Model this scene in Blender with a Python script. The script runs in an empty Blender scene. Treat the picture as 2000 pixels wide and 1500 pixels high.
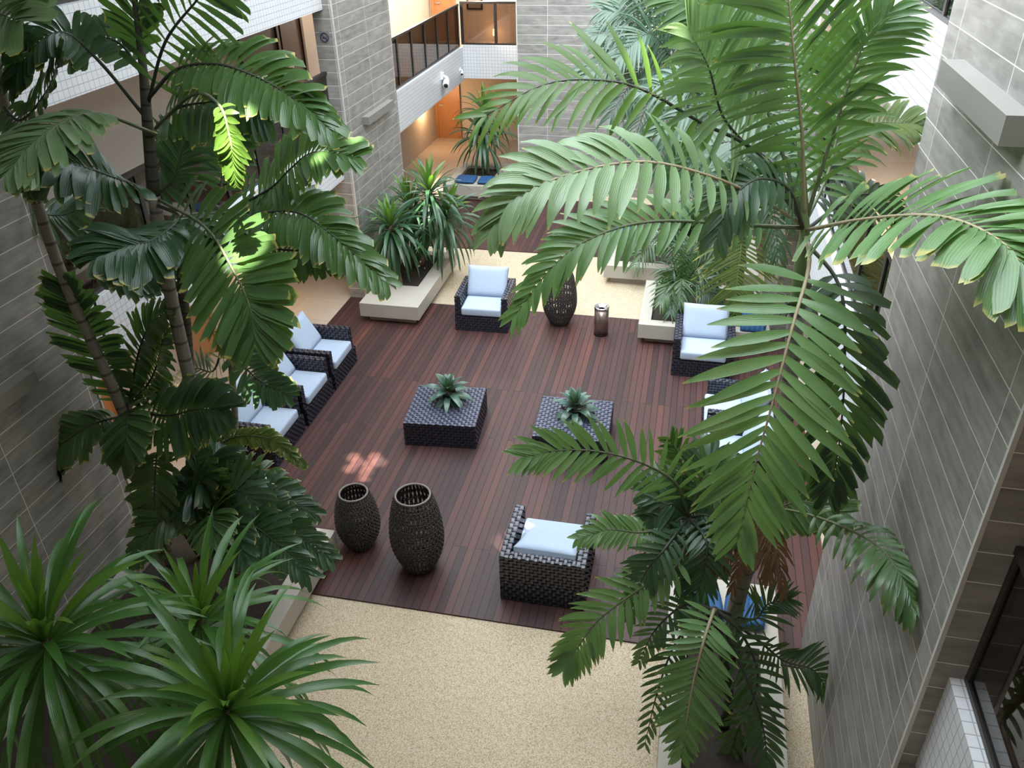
import bpy, bmesh, math, random
from mathutils import Vector, Matrix, Euler
random.seed(7)
R = math.radians
SC = bpy.context.scene
COL = SC.collection

# ------------------------------------------------------------------ camera, sky, exposure
CAMH = 7.0
FPX = 1612.98                                     # focal length in pixels of the 2000 x 1500 frame
cam_d = bpy.data.cameras.new('camera'); cam = bpy.data.objects.new('camera', cam_d); COL.objects.link(cam)
cam_d.sensor_width = 36.0; cam_d.lens = FPX * 36 / 2000; cam_d.clip_start = 0.05; cam_d.clip_end = 200
MC = Matrix.Rotation(R(12.9221), 3, 'Z') @ Matrix.Rotation(R(58.2556), 3, 'X') @ Matrix.Rotation(R(-1.4090), 3, 'Z')
cam.matrix_world = Matrix.Translation((0, 0, CAMH)) @ MC.to_4x4()
SC.camera = cam

w = bpy.data.worlds.new('sky'); SC.world = w; w.use_nodes = True
bg = w.node_tree.nodes['Background']; bg.inputs[0].default_value = (0.84, 0.93, 1.0, 1)
# hazy bright sky: a broad brighter side towards the sun (left, behind the camera), dimmer opposite
_n = w.node_tree.nodes; _l = w.node_tree.links
_tc = _n.new('ShaderNodeTexCoord'); _dt = _n.new('ShaderNodeVectorMath'); _dt.operation = 'DOT_PRODUCT'
_dt.inputs[1].default_value = Vector((-0.62, -0.42, 0.66)).normalized(); _l.new(_tc.outputs['Generated'], _dt.inputs[0])
_mr = _n.new('ShaderNodeMapRange'); _mr.interpolation_type = 'SMOOTHSTEP'
for _i, _v in ((1, 0.0), (2, 1.0), (3, 2.3), (4, 9.3)): _mr.inputs[_i].default_value = _v
_l.new(_dt.outputs['Value'], _mr.inputs[0]); _l.new(_mr.outputs[0], bg.inputs[1])
SC.view_settings.view_transform = 'Standard'; SC.view_settings.look = 'None'
SC.view_settings.gamma = 1.0; SC.view_settings.use_curve_mapping = False
SC.view_settings.exposure = 0.36

def lamp(name, kind, loc, energy, color, size=0.2, rot=(0, 0, 0), **kw):
    d = bpy.data.lights.new(name, kind); d.energy = energy; d.color = color
    if kind == 'AREA': d.size = size
    elif kind != 'SUN': d.shadow_soft_size = size
    for k, v in kw.items(): setattr(d, k, v)
    o = bpy.data.objects.new(name, d); COL.objects.link(o); o.location = loc; o.rotation_euler = rot
    return o

# a point of the photograph's 2000 x 1500 frame turned into a point on a vertical or horizontal plane of the place
def P(px, py, Y=None, X=None, Z=None):
    d = MC @ Vector(((px - 1000) / FPX, -(py - 750) / FPX, -1))
    t = Y / d.y if Y is not None else (X / d.x if X is not None else (Z - CAMH) / d.z)
    return d * t + Vector((0, 0, CAMH))

# ------------------------------------------------------------------ materials
class NT:
    def __init__(s, name):
        s.m = bpy.data.materials.new(name); s.m.use_nodes = True; s.t = s.m.node_tree
        for n in list(s.t.nodes): s.t.nodes.remove(n)
        s.out = s.n('ShaderNodeOutputMaterial')
    def n(s, typ, ins=None, **kw):
        nd = s.t.nodes.new(typ)
        for k, v in kw.items(): setattr(nd, k, v)
        for k, v in (ins or {}).items(): s.set(nd, k, v)
        return nd
    def set(s, nd, k, v):
        if hasattr(v, 'is_output') or isinstance(v, bpy.types.NodeSocket): s.t.links.new(v, nd.inputs[k])
        elif isinstance(v, tuple) and len(v) == 3 and nd.inputs[k].type == 'RGBA': nd.inputs[k].default_value = (*v, 1)
        else: nd.inputs[k].default_value = v
    def math(s, op, a, b=0.0, c=0.0):
        return s.n('ShaderNodeMath', {0: a, 1: b, 2: c}, operation=op).outputs[0]
    def mix(s, f, a, b, mode='MIX'):
        n = s.n('ShaderNodeMix', data_type='RGBA', blend_type=mode)
        s.set(n, 0, f); s.set(n, 6, a); s.set(n, 7, b); return n.outputs[2]
    def ramp(s, f, stops, interp='LINEAR'):
        n = s.n('ShaderNodeValToRGB', {0: f}); r = n.color_ramp; r.interpolation = interp
        while len(r.elements) < len(stops): r.elements.new(0.5)
        for e, (p, c) in zip(r.elements, stops):
            e.position = p; e.color = (*c, 1) if len(c) == 3 else c
        return n.outputs[0]
    def noise(s, vec, scale, detail=3.0, rough=0.5):
        return s.n('ShaderNodeTexNoise', {'Vector': vec, 'Scale': scale, 'Detail': detail, 'Roughness': rough})
    def uv(s): return s.n('ShaderNodeUVMap').outputs[0]
    def obj(s): return s.n('ShaderNodeTexCoord').outputs['Object']
    def scale(s, vec, sc, loc=(0, 0, 0)):
        return s.n('ShaderNodeMapping', {0: vec, 3: sc, 1: loc}).outputs[0]
    def bump(s, h, strength=0.3, dist=0.01):
        return s.n('ShaderNodeBump', {'Height': h, 'Strength': strength, 'Distance': dist}).outputs[0]
    def pbsdf(s, col, rough=0.5, metal=0.0, spec=0.5, nrm=None, **kw):
        n = s.n('ShaderNodeBsdfPrincipled', {'Base Color': col, 'Roughness': rough, 'Metallic': metal, 'Specular IOR Level': spec})
        if nrm is not None: s.set(n, 'Normal', nrm)
        for k, v in kw.items(): s.set(n, k, v)
        return n.outputs[0]
    def done(s, sh): s.t.links.new(sh, s.out.inputs[0]); return s.m

def simple(name, col, rough=0.5, metal=0.0, spec=0.5, var=0.12, vs=6.0, bump=0.0, bs=60.0, **kw):
    t = NT(name); o = t.obj()
    c = t.mix(t.noise(o, vs).outputs[0], tuple(x * (1 - var) for x in col), tuple(min(1, x * (1 + var)) for x in col))
    nr = t.bump(t.noise(o, bs).outputs[0], bump, 0.004) if bump else None
    return t.done(t.pbsdf(c, rough, metal, spec, nr, **kw))

def tile_mat(name, c1, c2, grout, w, h, mort, rough=0.45, offset=0.5, streak=True, freq=2):
    t = NT(name); uv = t.uv()
    b = t.n('ShaderNodeTexBrick', {'Vector': uv, 'Color1': (0, 0, 0), 'Color2': (1, 1, 1), 'Mortar': (0.5, 0.5, 0.5), 'Scale': 1.0,
            'Mortar Size': mort, 'Mortar Smooth': 0.1, 'Bias': 0.0, 'Brick Width': w, 'Row Height': h}, offset=offset, offset_frequency=freq, squash=1.0)
    f = b.outputs[0]
    if streak:
        sh = t.n('ShaderNodeVectorMath', {0: uv, 1: t.n('ShaderNodeCombineXYZ', {0: t.math('MULTIPLY', f, 37.0), 1: t.math('MULTIPLY', f, 11.0)}).outputs[0]}, operation='ADD').outputs[0]
        n1 = t.noise(t.scale(sh, (1.2, 9.0, 1)), 2.0, 5.0, 0.62).outputs[0]
        n2 = t.noise(t.scale(sh, (3, 5, 1)), 1.3, 3.0).outputs[0]
        f2 = t.math('ADD', t.math('MULTIPLY', n1, 0.75), t.math('ADD', t.math('MULTIPLY', n2, 0.55), t.math('MULTIPLY', f, 0.16)))
        col = t.ramp(f2, [(0.42, c1), (0.95, c2)])
    else:
        col = t.mix(t.math('ADD', t.math('MULTIPLY', f, 0.6), t.math('MULTIPLY', t.noise(uv, 3).outputs[0], 0.4)), c1, c2)
    col = t.mix(b.outputs[1], col, grout)
    nr = t.bump(t.math('SUBTRACT', 1.0, b.outputs[1]), 0.35, 0.003)
    return t.done(t.pbsdf(col, rough, 0, 0.4, nr))

M = {}
M['tile'] = tile_mat('grey_plank_tile', (0.145, 0.137, 0.126), (0.350, 0.330, 0.302), (0.80, 0.77, 0.72), 1.2, 0.21, 0.0032, offset=0.0)
M['mosaic'] = tile_mat('white_mosaic_tile', (0.66, 0.67, 0.69), (0.72, 0.73, 0.75), (0.38, 0.39, 0.41), 0.08, 0.08, 0.0035, 0.25, 0.0, False)
M['stone_floor'] = tile_mat('beige_stone_floor', (0.42, 0.36, 0.295), (0.50, 0.44, 0.365), (0.35, 0.30, 0.25), 0.9, 0.9, 0.003, 0.22, 0.0, False)
M['plaster'] = simple('beige_plaster', (0.52, 0.46, 0.40), 0.8, var=0.05)
M['ceiling_and_shade_slab'] = simple('white_ceiling', (0.75, 0.74, 0.72), 0.9, var=0.03)
M['trim'] = simple('pale_corner_strip', (0.55, 0.53, 0.50), 0.4)
M['planter'] = simple('cream_stone', (0.40, 0.365, 0.315), 0.55, var=0.1, vs=2.5)
M['bar'] = simple('grey_stone', (0.21, 0.198, 0.178), 0.55, var=0.1, vs=3)
M['soil'] = simple('dark_soil', (0.030, 0.022, 0.016), 0.95, var=0.7, vs=30, bump=0.8, bs=40)
M['frame'] = simple('dark_bronze_frame', (0.022, 0.018, 0.016), 0.4)
M['door'] = simple('warm_wood_door', (0.42, 0.19, 0.075), 0.4, var=0.15)
M['door_dark'] = simple('dark_wood_door', (0.07, 0.045, 0.035), 0.4)
M['handle'] = simple('brushed_steel', (0.6, 0.6, 0.6), 0.3, 1.0)
M['bin'] = simple('bronze_brown_metal', (0.30, 0.23, 0.21), 0.28, 0.85, var=0.05)
M['chrome'] = simple('polished_steel', (0.75, 0.75, 0.76), 0.12, 1.0, var=0.02)
M['wicker'] = simple('blue_black_wicker', (0.021, 0.022, 0.037), 0.34, 0, 0.7, var=0.3, vs=25)
M['wicker_dark'] = simple('wicker_core', (0.006, 0.006, 0.008), 0.8)
M['cane'] = simple('brown_black_cane', (0.050, 0.043, 0.038), 0.45, 0, 0.5, var=0.35, vs=30)
M['cane_rim'] = simple('grey_cane_rim', (0.16, 0.14, 0.125), 0.5, var=0.3, vs=60)
M['cushion'] = simple('pale_grey_canvas', (0.35, 0.42, 0.53), 0.85, var=0.03, vs=8, bump=0.25, bs=12)
M['blue'] = simple('blue_tufted_fabric', (0.010, 0.065, 0.175), 0.75, var=0.35, vs=9, bump=0.2, bs=80)
M['pot'] = simple('black_plastic_pot', (0.012, 0.012, 0.014), 0.5)
M['white'] = simple('white_enamel', (0.8, 0.8, 0.8), 0.35, var=0.02)
M['black'] = simple('black_plastic', (0.01, 0.01, 0.011), 0.3)
M['sign_ink'] = simple('blue_black_ink', (0.03, 0.03, 0.07), 0.5)
M['dead'] = simple('dry_brown_frond', (0.20, 0.115, 0.055), 0.8, var=0.4, vs=14, bump=0.4, bs=30)

def emis(name, col, s):
    t = NT(name); return t.done(t.n('ShaderNodeEmission', {0: col, 1: s}).outputs[0])
M['glow'] = emis('lamp_glow', (1.0, 0.75, 0.45), 14)

def gravel_mat():
    t = NT('pebble_wash'); o = t.obj()
    v = t.n('ShaderNodeTexVoronoi', {'Vector': o, 'Scale': 120.0}); n = t.noise(o, 0.9, 3.0).outputs[0]
    r = t.n('ShaderNodeSeparateColor', {0: v.outputs['Color']}).outputs[0]
    c = t.ramp(r, [(0, (0.38, 0.285, 0.175)), (0.25, (0.50, 0.405, 0.275)), (0.6, (0.555, 0.465, 0.335)), (1, (0.64, 0.56, 0.44))])
    c = t.mix(t.math('MULTIPLY', n, 0.25), c, (0.45, 0.36, 0.26))
    c = t.mix(t.math('GREATER_THAN', v.outputs['Distance'], 0.62), c, (0.34, 0.25, 0.15))
    return t.done(t.pbsdf(c, 0.75, 0, 0.3, t.bump(v.outputs['Distance'], -0.6, 0.006)))
M['gravel'] = gravel_mat()

def deck_mat():
    t = NT('oiled_hardwood_planks'); uv = t.uv()
    b = t.n('ShaderNodeTexBrick', {'Vector': uv, 'Color1': (0, 0, 0), 'Color2': (1, 1, 1), 'Mortar': (0.5, 0.5, 0.5), 'Scale': 1.0,
            'Mortar Size': 0.0045, 'Mortar Smooth': 0.0, 'Bias': 0.0, 'Brick Width': 3.6, 'Row Height': 0.094}, offset=0.37, offset_frequency=3)
    f = b.outputs[0]
    sh = t.n('ShaderNodeVectorMath', {0: uv, 1: t.n('ShaderNodeCombineXYZ', {0: t.math('MULTIPLY', f, 23.0), 1: t.math('MULTIPLY', f, 7.0)}).outputs[0]}, operation='ADD').outputs[0]
    g = t.noise(t.scale(sh, (1.5, 40, 1)), 2.5, 5.0, 0.6).outputs[0]
    cloud = t.noise(uv, 0.7, 2.0).outputs[0]
    k = t.math('ADD', t.math('MULTIPLY', f, 0.86), t.math('ADD', t.math('MULTIPLY', t.math('SUBTRACT', g, 0.5), 0.35), t.math('MULTIPLY', t.math('SUBTRACT', cloud, 0.5), 0.3)))
    c = t.ramp(k, [(0.0, (0.036, 0.0180, 0.0175)), (0.35, (0.058, 0.0255, 0.0235)), (0.70, (0.072, 0.0300, 0.0260)), (0.88, (0.090, 0.0345, 0.0275)), (0.97, (0.150, 0.050, 0.028)), (1.0, (0.26, 0.085, 0.036))])
    c = t.mix(b.outputs[1], c, (0.010, 0.006, 0.005))
    nr = t.bump(t.math('SUBTRACT', t.math('MULTIPLY', g, 0.2), b.outputs[1]), 0.5, 0.006)
    return t.done(t.pbsdf(c, 0.5, 0, 0.35, nr))
M['deck'] = deck_mat()

def glass_mat(name, tint, refl=0.12):
    t = NT(name)
    tr = t.n('ShaderNodeBsdfTransparent', {0: tint}).outputs[0]
    gl = t.n('ShaderNodeBsdfGlossy', {0: (1, 1, 1), 1: 0.02}).outputs[0]
    fr = t.n('ShaderNodeFresnel', {0: 1.5}).outputs[0]
    mx = t.n('ShaderNodeMixShader', {0: t.math('ADD', t.math('MULTIPLY', fr, 0.8), refl * 0.3), 1: tr, 2: gl}).outputs[0]
    return t.done(mx)
M['glass'] = glass_mat('bronze_tinted_glass', (0.42, 0.36, 0.31))

def leaf_mat(name, ca, cb, tip, tipcol=(0.42, 0.36, 0.10), trans=0.26, rough=0.31, spec=0.6):
    t = NT(name); uv = t.uv(); o = t.obj()
    s = t.n('ShaderNodeSeparateXYZ', {0: uv}); u, v = s.outputs[0], s.outputs[1]
    c = t.mix(t.noise(o, 5.0, 2.0).outputs[0], ca, cb)
    vein = t.math('SINE', t.math('MULTIPLY', u, 44.0))
    c = t.mix(t.math('MULTIPLY_ADD', vein, 0.09, 0.09), c, tuple(min(1, x * 1.9 + 0.01) for x in cb))
    if tip > 0:
        k = t.math('ADD', v, t.math('MULTIPLY', t.math('SUBTRACT', t.noise(o, 9.0).outputs[0], 0.5), 0.25))
        c = t.mix(t.ramp(k, [(1 - tip, (0, 0, 0)), (min(1, 1 - tip + 0.08), (1, 1, 1))]), c, tipcol)
    nr = t.bump(vein, 0.15, 0.002)
    p = t.pbsdf(c, rough, 0, spec, nr)
    tl = t.n('ShaderNodeBsdfTranslucent', {0: t.mix(0.5, c, (0.20, 0.40, 0.03))}).outputs[0]
    return t.done(t.n('ShaderNodeMixShader', {0: trans, 1: p, 2: tl}).outputs[0])
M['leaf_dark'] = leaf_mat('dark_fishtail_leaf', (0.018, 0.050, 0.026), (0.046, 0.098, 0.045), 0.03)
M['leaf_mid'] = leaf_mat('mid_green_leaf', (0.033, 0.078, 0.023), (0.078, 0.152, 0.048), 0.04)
M['leaf_lit'] = leaf_mat('light_green_leaf', (0.072, 0.160, 0.048), (0.155, 0.275, 0.105), 0.07, (0.46, 0.42, 0.13), 0.28)  # leaf of the light green palms, brightened in colour for lit fronds
M['leaf_pale'] = leaf_mat('sheen_pale_leaf', (0.110, 0.190, 0.080), (0.200, 0.300, 0.145), 0.03)  # paler leaf copy with the sky's sheen put into the colour
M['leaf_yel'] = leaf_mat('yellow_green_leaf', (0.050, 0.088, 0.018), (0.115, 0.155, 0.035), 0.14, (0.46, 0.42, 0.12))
M['leaf_backlit'] = leaf_mat('backlit_leaf', (0.045, 0.105, 0.016), (0.095, 0.175, 0.030), 0.04, trans=0.5)  # backlight put into a yellow-green, more translucent leaf copy
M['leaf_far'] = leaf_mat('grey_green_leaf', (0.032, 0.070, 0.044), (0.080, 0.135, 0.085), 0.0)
M['leaf_shaded'] = leaf_mat('shaded_green_leaf', (0.018, 0.040, 0.024), (0.035, 0.070, 0.035), 0.0)  # dark leaf copy with the shade put into the green
M['leaf_drac'] = leaf_mat('glossy_strap_leaf', (0.026, 0.085, 0.018), (0.065, 0.165, 0.036), 0.0, trans=0.25, rough=0.28, spec=0.6)
M['leaf_drac_dark'] = leaf_mat('deep_green_strap_leaf', (0.016, 0.055, 0.026), (0.040, 0.100, 0.044), 0.0, trans=0.2, rough=0.3)
M['leaf_new'] = leaf_mat('fresh_green_strap_leaf', (0.065, 0.155, 0.022), (0.115, 0.225, 0.038), 0.0, trans=0.35, rough=0.35)
M['leaf_pothos'] = leaf_mat('blue_green_leaf', (0.025, 0.075, 0.055), (0.09, 0.16, 0.12), 0.0, trans=0.15)
M['rib'] = simple('green_grey_midrib', (0.10, 0.12, 0.06), 0.5, var=0.2)
M['rib_tan'] = simple('tan_midrib', (0.33, 0.27, 0.17), 0.6, var=0.2)
M['rib_dark'] = simple('dark_midrib', (0.035, 0.040, 0.026), 0.5, var=0.2)
M['shaft'] = simple('green_crownshaft', (0.13, 0.19, 0.07), 0.5, var=0.25, vs=5)

def bark_mat(name, a, b, ring, pitch):
    t = NT(name); uv = t.uv(); s = t.n('ShaderNodeSeparateXYZ', {0: uv})
    c = t.mix(t.noise(t.scale(uv, (6, 1.2, 1)), 4.0, 4.0).outputs[0], a, b)
    k = t.math('FRACT', t.math('DIVIDE', s.outputs[1], pitch))
    c = t.mix(t.math('LESS_THAN', k, 0.14), c, ring)
    return t.done(t.pbsdf(c, 0.75, 0, 0.3, t.bump(t.math('LESS_THAN', k, 0.12), 0.4, 0.004)))
M['bark'] = bark_mat('ringed_palm_bark', (0.13, 0.12, 0.10), (0.27, 0.25, 0.21), (0.09, 0.08, 0.065), 0.19)
M['bark_dark'] = bark_mat('dark_palm_bark', (0.035, 0.032, 0.026), (0.085, 0.080, 0.062), (0.02, 0.018, 0.015), 0.13)
M['bark_tan'] = bark_mat('tan_cane_bark', (0.20, 0.13, 0.09), (0.30, 0.21, 0.15), (0.14, 0.09, 0.06), 0.05)

# ------------------------------------------------------------------ mesh building
class MB:
    def __init__(s): s.v = []; s.uv = []; s.f = []; s.sm = []; s.mi = []
    def add(s, vs, uvs, fs, smooth=False, mi=0):
        k = len(s.v); s.v += [tuple(p) for p in vs]; s.uv += uvs
        s.f += [tuple(i + k for i in f) for f in fs]; s.sm += [smooth] * len(fs); s.mi += [mi] * len(fs)
    def quad(s, a, b, c, d, uvs=None, mi=0):
        s.add([a, b, c, d], uvs or [(0, 0), (1, 0), (1, 1), (0, 1)], [(0, 1, 2, 3)], False, mi)
    def box(s, x0, x1, y0, y1, z0, z1, swap=False, mi=0, su=0.0):
        V = Vector
        def q(pts, ax):
            if ax == 'x': u = [(p[1] - su, p[2]) for p in pts]
            elif ax == 'y': u = [(p[0], p[2]) for p in pts]
            else: u = [(p[1], p[0]) if swap else (p[0], p[1]) for p in pts]
            s.add(pts, u, [(0, 1, 2, 3)], False, mi)
        q([(x0, y1, z0), (x0, y0, z0), (x0, y0, z1), (x0, y1, z1)], 'x'); q([(x1, y0, z0), (x1, y1, z0), (x1, y1, z1), (x1, y0, z1)], 'x')
        q([(x0, y0, z0), (x1, y0, z0), (x1, y0, z1), (x0, y0, z1)], 'y'); q([(x1, y1, z0), (x0, y1, z0), (x0, y1, z1), (x1, y1, z1)], 'y')
        q([(x0, y0, z1), (x1, y0, z1), (x1, y1, z1), (x0, y1, z1)], 'z'); q([(x0, y1, z0), (x1, y1, z0), (x1, y0, z0), (x0, y0, z0)], 'z')
    def tube(s, path, rad, sides=8, cap=True, mi=0):
        n = len(path); path = [Vector(p) for p in path]; rs = rad if isinstance(rad, (list, tuple)) else [rad] * n
        vs, us, fs = [], [], []; L = 0; prev = None
        for i, p in enumerate(path):
            t = (path[min(i + 1, n - 1)] - path[max(i - 1, 0)]).normalized()
            if prev is None:
                a = Vector((0, 0, 1)) if abs(t.z) < 0.9 else Vector((1, 0, 0)); e = t.cross(a).normalized()
            else: e = (prev - t * prev.dot(t)).normalized()
            prev = e; g = t.cross(e)
            if i: L += (p - path[i - 1]).length
            for k in range(sides):
                a = 2 * math.pi * k / sides
                vs.append(p + (e * math.cos(a) + g * math.sin(a)) * rs[i]); us.append((k / sides, L))
        for i in range(n - 1):
            for k in range(sides):
                fs.append((i * sides + k, i * sides + (k + 1) % sides, (i + 1) * sides + (k + 1) % sides, (i + 1) * sides + k))
        if cap: fs += [tuple(range(sides - 1, -1, -1)), tuple((n - 1) * sides + k for k in range(sides))]
        s.add(vs, us, fs, True, mi)
    def lathe(s, prof, seg=32, c=(0, 0, 0), mi=0, smooth=True):
        vs, us, fs = [], [], []; n = len(prof)
        for i, (r, z) in enumerate(prof):
            for k in range(seg):
                a = 2 * math.pi * k / seg
                vs.append((c[0] + r * math.cos(a), c[1] + r * math.sin(a), c[2] + z)); us.append((k / seg, z))
        for i in range(n - 1):
            for k in range(seg):
                fs.append((i * seg + k, i * seg + (k + 1) % seg, (i + 1) * seg + (k + 1) % seg, (i + 1) * seg + k))
        s.add(vs, us, fs, smooth, mi)
    def weave(s, o, eu, ev, lu, lv, nrm, pitch, amp=0.009, wd=0.66):
        o, eu, ev, nrm = Vector(o), Vector(eu), Vector(ev), Vector(nrm)
        nu, nv = max(2, round(lu / pitch)), max(2, round(lv / pitch)); du, dv = lu / nu, lv / nv
        def strips(n, m, d, dm, e, em, ph):
            for i in range(n):
                c = (i + 0.5) * d; h = d * wd / 2; vs, us = [], []
                js = 2 * m + 1
                for j in range(js):
                    tt = j * dm / 2
                    k = (j - 1) // 2
                    z = amp * (1 if (i + k + ph) % 2 == 0 else -1) if j % 2 == 1 else 0
                    for sg in (-1, 1):
                        vs.append(o + e * (c + sg * h) + em * tt + nrm * (z + amp)); us.append((c + sg * h, tt))
                fs = [(2 * j, 2 * j + 1, 2 * j + 3, 2 * j + 2) for j in range(js - 1)]
                s.add(vs, us, fs, True)
        strips(nu, nv, du, dv, eu, ev, 0); strips(nv, nu, dv, du, ev, eu, 1)
    def wbox(s, x0, x1, y0, y1, z0, z1, pitch=0.045, faces='xXyYZ'):
        i = 0.012
        k = len(s.f); s.box(x0 + i, x1 - i, y0 + i, y1 - i, z0, z1 - i, mi=1)
        if 'x' in faces: s.weave((x0 + i, y0, z0), (0, 1, 0), (0, 0, 1), y1 - y0, z1 - z0, (-1, 0, 0), pitch)
        if 'X' in faces: s.weave((x1 - i, y0, z0), (0, 1, 0), (0, 0, 1), y1 - y0, z1 - z0, (1, 0, 0), pitch)
        if 'y' in faces: s.weave((x0, y0 + i, z0), (1, 0, 0), (0, 0, 1), x1 - x0, z1 - z0, (0, -1, 0), pitch)
        if 'Y' in faces: s.weave((x0, y1 - i, z0), (1, 0, 0), (0, 0, 1), x1 - x0, z1 - z0, (0, 1, 0), pitch)
        if 'Z' in faces: s.weave((x0, y0, z1 - i), (1, 0, 0), (0, 1, 0), x1 - x0, y1 - y0, (0, 0, 1), pitch)
    def build(s, name, mats, parent=None, off=None):
        me = bpy.data.meshes.new(name)
        if off is not None: s.v = [(p[0] - off[0], p[1] - off[1], p[2] - off[2]) for p in s.v]
        me.from_pydata(s.v, [], s.f)
        ul = me.uv_layers.new(name='UVMap'); li = [0] * len(me.loops); me.loops.foreach_get('vertex_index', li)
        flat = []
        for i in li: flat += s.uv[i]
        ul.data.foreach_set('uv', flat)
        me.polygons.foreach_set('use_smooth', s.sm); me.polygons.foreach_set('material_index', s.mi)
        for m in (mats if isinstance(mats, (list, tuple)) else [mats]): me.materials.append(M[m])
        o = bpy.data.objects.new(name, me); COL.objects.link(o)
        if parent: o.parent = parent
        return o

def tag(o, label, cat, group=None):
    o['label'] = label; o['category'] = cat
    if group: o['group'] = group
    return o
def thing(name, label, cat, loc, rz=0, group=None):
    o = bpy.data.objects.new(name, None); COL.objects.link(o); o.empty_display_size = 0.1
    o.location = loc; o.rotation_euler = (0, 0, rz)
    return tag(o, label, cat, group)
def struct(name, mb, mat):
    o = mb.build(name, mat); o['kind'] = 'structure'; return o
def boxes(*bs, swap=False, su=0.0):
    m = MB()
    for b in bs: m.box(*b, swap=swap, su=su)
    return m
def copy_tree(o, loc=None, rz=None, label=None, parent=None):
    c = o.copy(); COL.objects.link(c)
    if parent: c.parent = parent
    if loc is not None: c.location = loc
    if rz is not None: c.rotation_euler = (0, 0, rz)
    if label: c['label'] = label
    for ch in list(o.children): copy_tree(ch, parent=c)
    return c

# ------------------------------------------------------------------ the setting
XL, XR = -5.965, 1.59            # faces of the pillars towards the court
SL, SR = -6.12, 1.70            # faces of the balcony fronts
WL, WR = -7.92, 3.55             # corridor back walls
YF0, YF1, YB0, YB1 = 3.57, 6.30, 13.60, 16.28
YBK, YTW, YEND = 21.94, 20.27, 25.0
ZS0, ZS1, ZU0, ZU1 = 2.38, 3.20, 5.18, 6.0

struct('floor', boxes((WL, WR, -3, YEND, -0.3, -0.03)), 'stone_floor')
struct('floor_gravel', boxes((XL, XR, 0.5, 6.13, -0.03, 0.0), (XL + 0.0, XR, YB0, 16.37, -0.03, 0.0), (XL, XR, 19.75, YTW, -0.03, 0.0)), 'gravel')
struct('floor_deck', boxes((-6.31, 1.94, 6.13, YB0, -0.03, 0.02), swap=True), 'deck')
struct('floor_deck_far', boxes((-6.31, 1.94, 16.37, 19.75, -0.03, 0.02), swap=True), 'deck')
struct('floor_corridor_left', boxes((WL, -6.31, 0, YEND, -0.03, 0.0), (-6.31, XL, 0, 6.13, -0.03, 0), (-6.31, XL, YB0, 16.37, -0.03, 0), (-6.31, -4.3, YTW, YEND, -0.03, 0), (-6.31, XL, 19.75, YTW, -0.03, 0)), 'stone_floor')
struct('floor_corridor_right', boxes((1.94, WR, 0, YEND, -0.03, 0.0)), 'stone_floor')

for nm, (x0, x1), (y0, y1) in (('wall_pillar_left_front', (-6.31, XL), (YF0, YF1)), ('wall_pillar_left_back', (-6.31, XL), (YB0, YB1)),
                               ('wall_pillar_right_front', (XR, 1.94), (YF0, YF1 + 0.2)), ('wall_pillar_right_back', (XR, 1.94), (YB0, YB1))):
    struct(nm, boxes((x0, x1, y0, y1, -0.03, 8.3), su=y0 + 0.22), 'tile')
struct('wall_back_tiled', boxes((-4.33, 1.94, YTW, YTW + 0.3, -0.03, 8.3)), 'tile')
k = 1
for x, y in ((XL, YB0), (XL, YF1), (XR, YF0), (XR, YB0), (-4.33, YTW)):
    struct('trim_%d' % k, boxes((x - 0.012, x + 0.012, y - 0.012, y + 0.012, 0, 8.25)), 'trim'); k += 1

# balcony fronts (white mosaic), floors, ceilings of the galleries
for nm, x0, x1 in (('left', SL - 0.16, SL), ('right', SR, SR + 0.16)):
    for lv, z0, z1 in (('first', ZS0, ZS1), ('second', ZU0, ZU1)):
        dz = 0.0 if nm == 'left' else (0.16 if lv == 'first' else 0.05)
        struct('wall_balcony_%s_%s' % (nm, lv), boxes((x0, x1, -2.9, YBK, z0 - dz, z1 - dz)), 'mosaic')
for lv, z0, z1 in (('first', ZS0 + 0.05, ZS1 + 0.05), ('second', ZU0, ZU1)):
    struct('wall_balcony_back_%s' % lv, boxes((SL, -4.33, YBK, YBK + 0.16, z0, z1)), 'mosaic')
for lv, z0, z1 in (('first', 2.42, 2.85), ('second', 5.22, 5.65)):
    struct('floor_gallery_left_%s' % lv, boxes((WL, SL - 0.16, -2.9, YEND, z0, z1)), 'stone_floor')
    struct('floor_gallery_right_%s' % lv, boxes((SR + 0.16, WR, -2.9, YEND, z0, z1)), 'stone_floor')
    struct('floor_gallery_back_%s' % lv, boxes((SL - 0.16, SR + 0.16, YBK + 0.16, YEND, z0, z1)), 'stone_floor')
struct('wall_left', boxes((WL - 0.2, WL, -3, YEND + 0.2, -0.03, 8.5)), 'plaster')
struct('wall_right', boxes((WR, WR + 0.2, -3, YEND + 0.2, -0.03, 8.5)), 'plaster')
struct('wall_back', boxes((WL, WR, YEND, YEND + 0.2, -0.03, 8.5)), 'plaster')
struct('wall_front', boxes((WL - 0.2, WR + 0.2, -3.2, -3.0, -0.03, 8.5)), 'plaster')
struct('ceiling_and_shade_slab', boxes((WL - 0.2, SL, -3.2, YEND + 0.2, 8.3, 8.6), (SR, WR + 0.2, -3.2, YEND + 0.2, 8.3, 8.6),
                        (SL, SR, -3.2, 3.2, 8.3, 8.6), (SL, -2.9, 3.2, 7.9, 8.3, 8.6), (SL, SR, YBK, YEND + 0.2, 8.3, 8.6)), 'ceiling_and_shade_slab')  # left front slab added out of view to shade the left pillar

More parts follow.
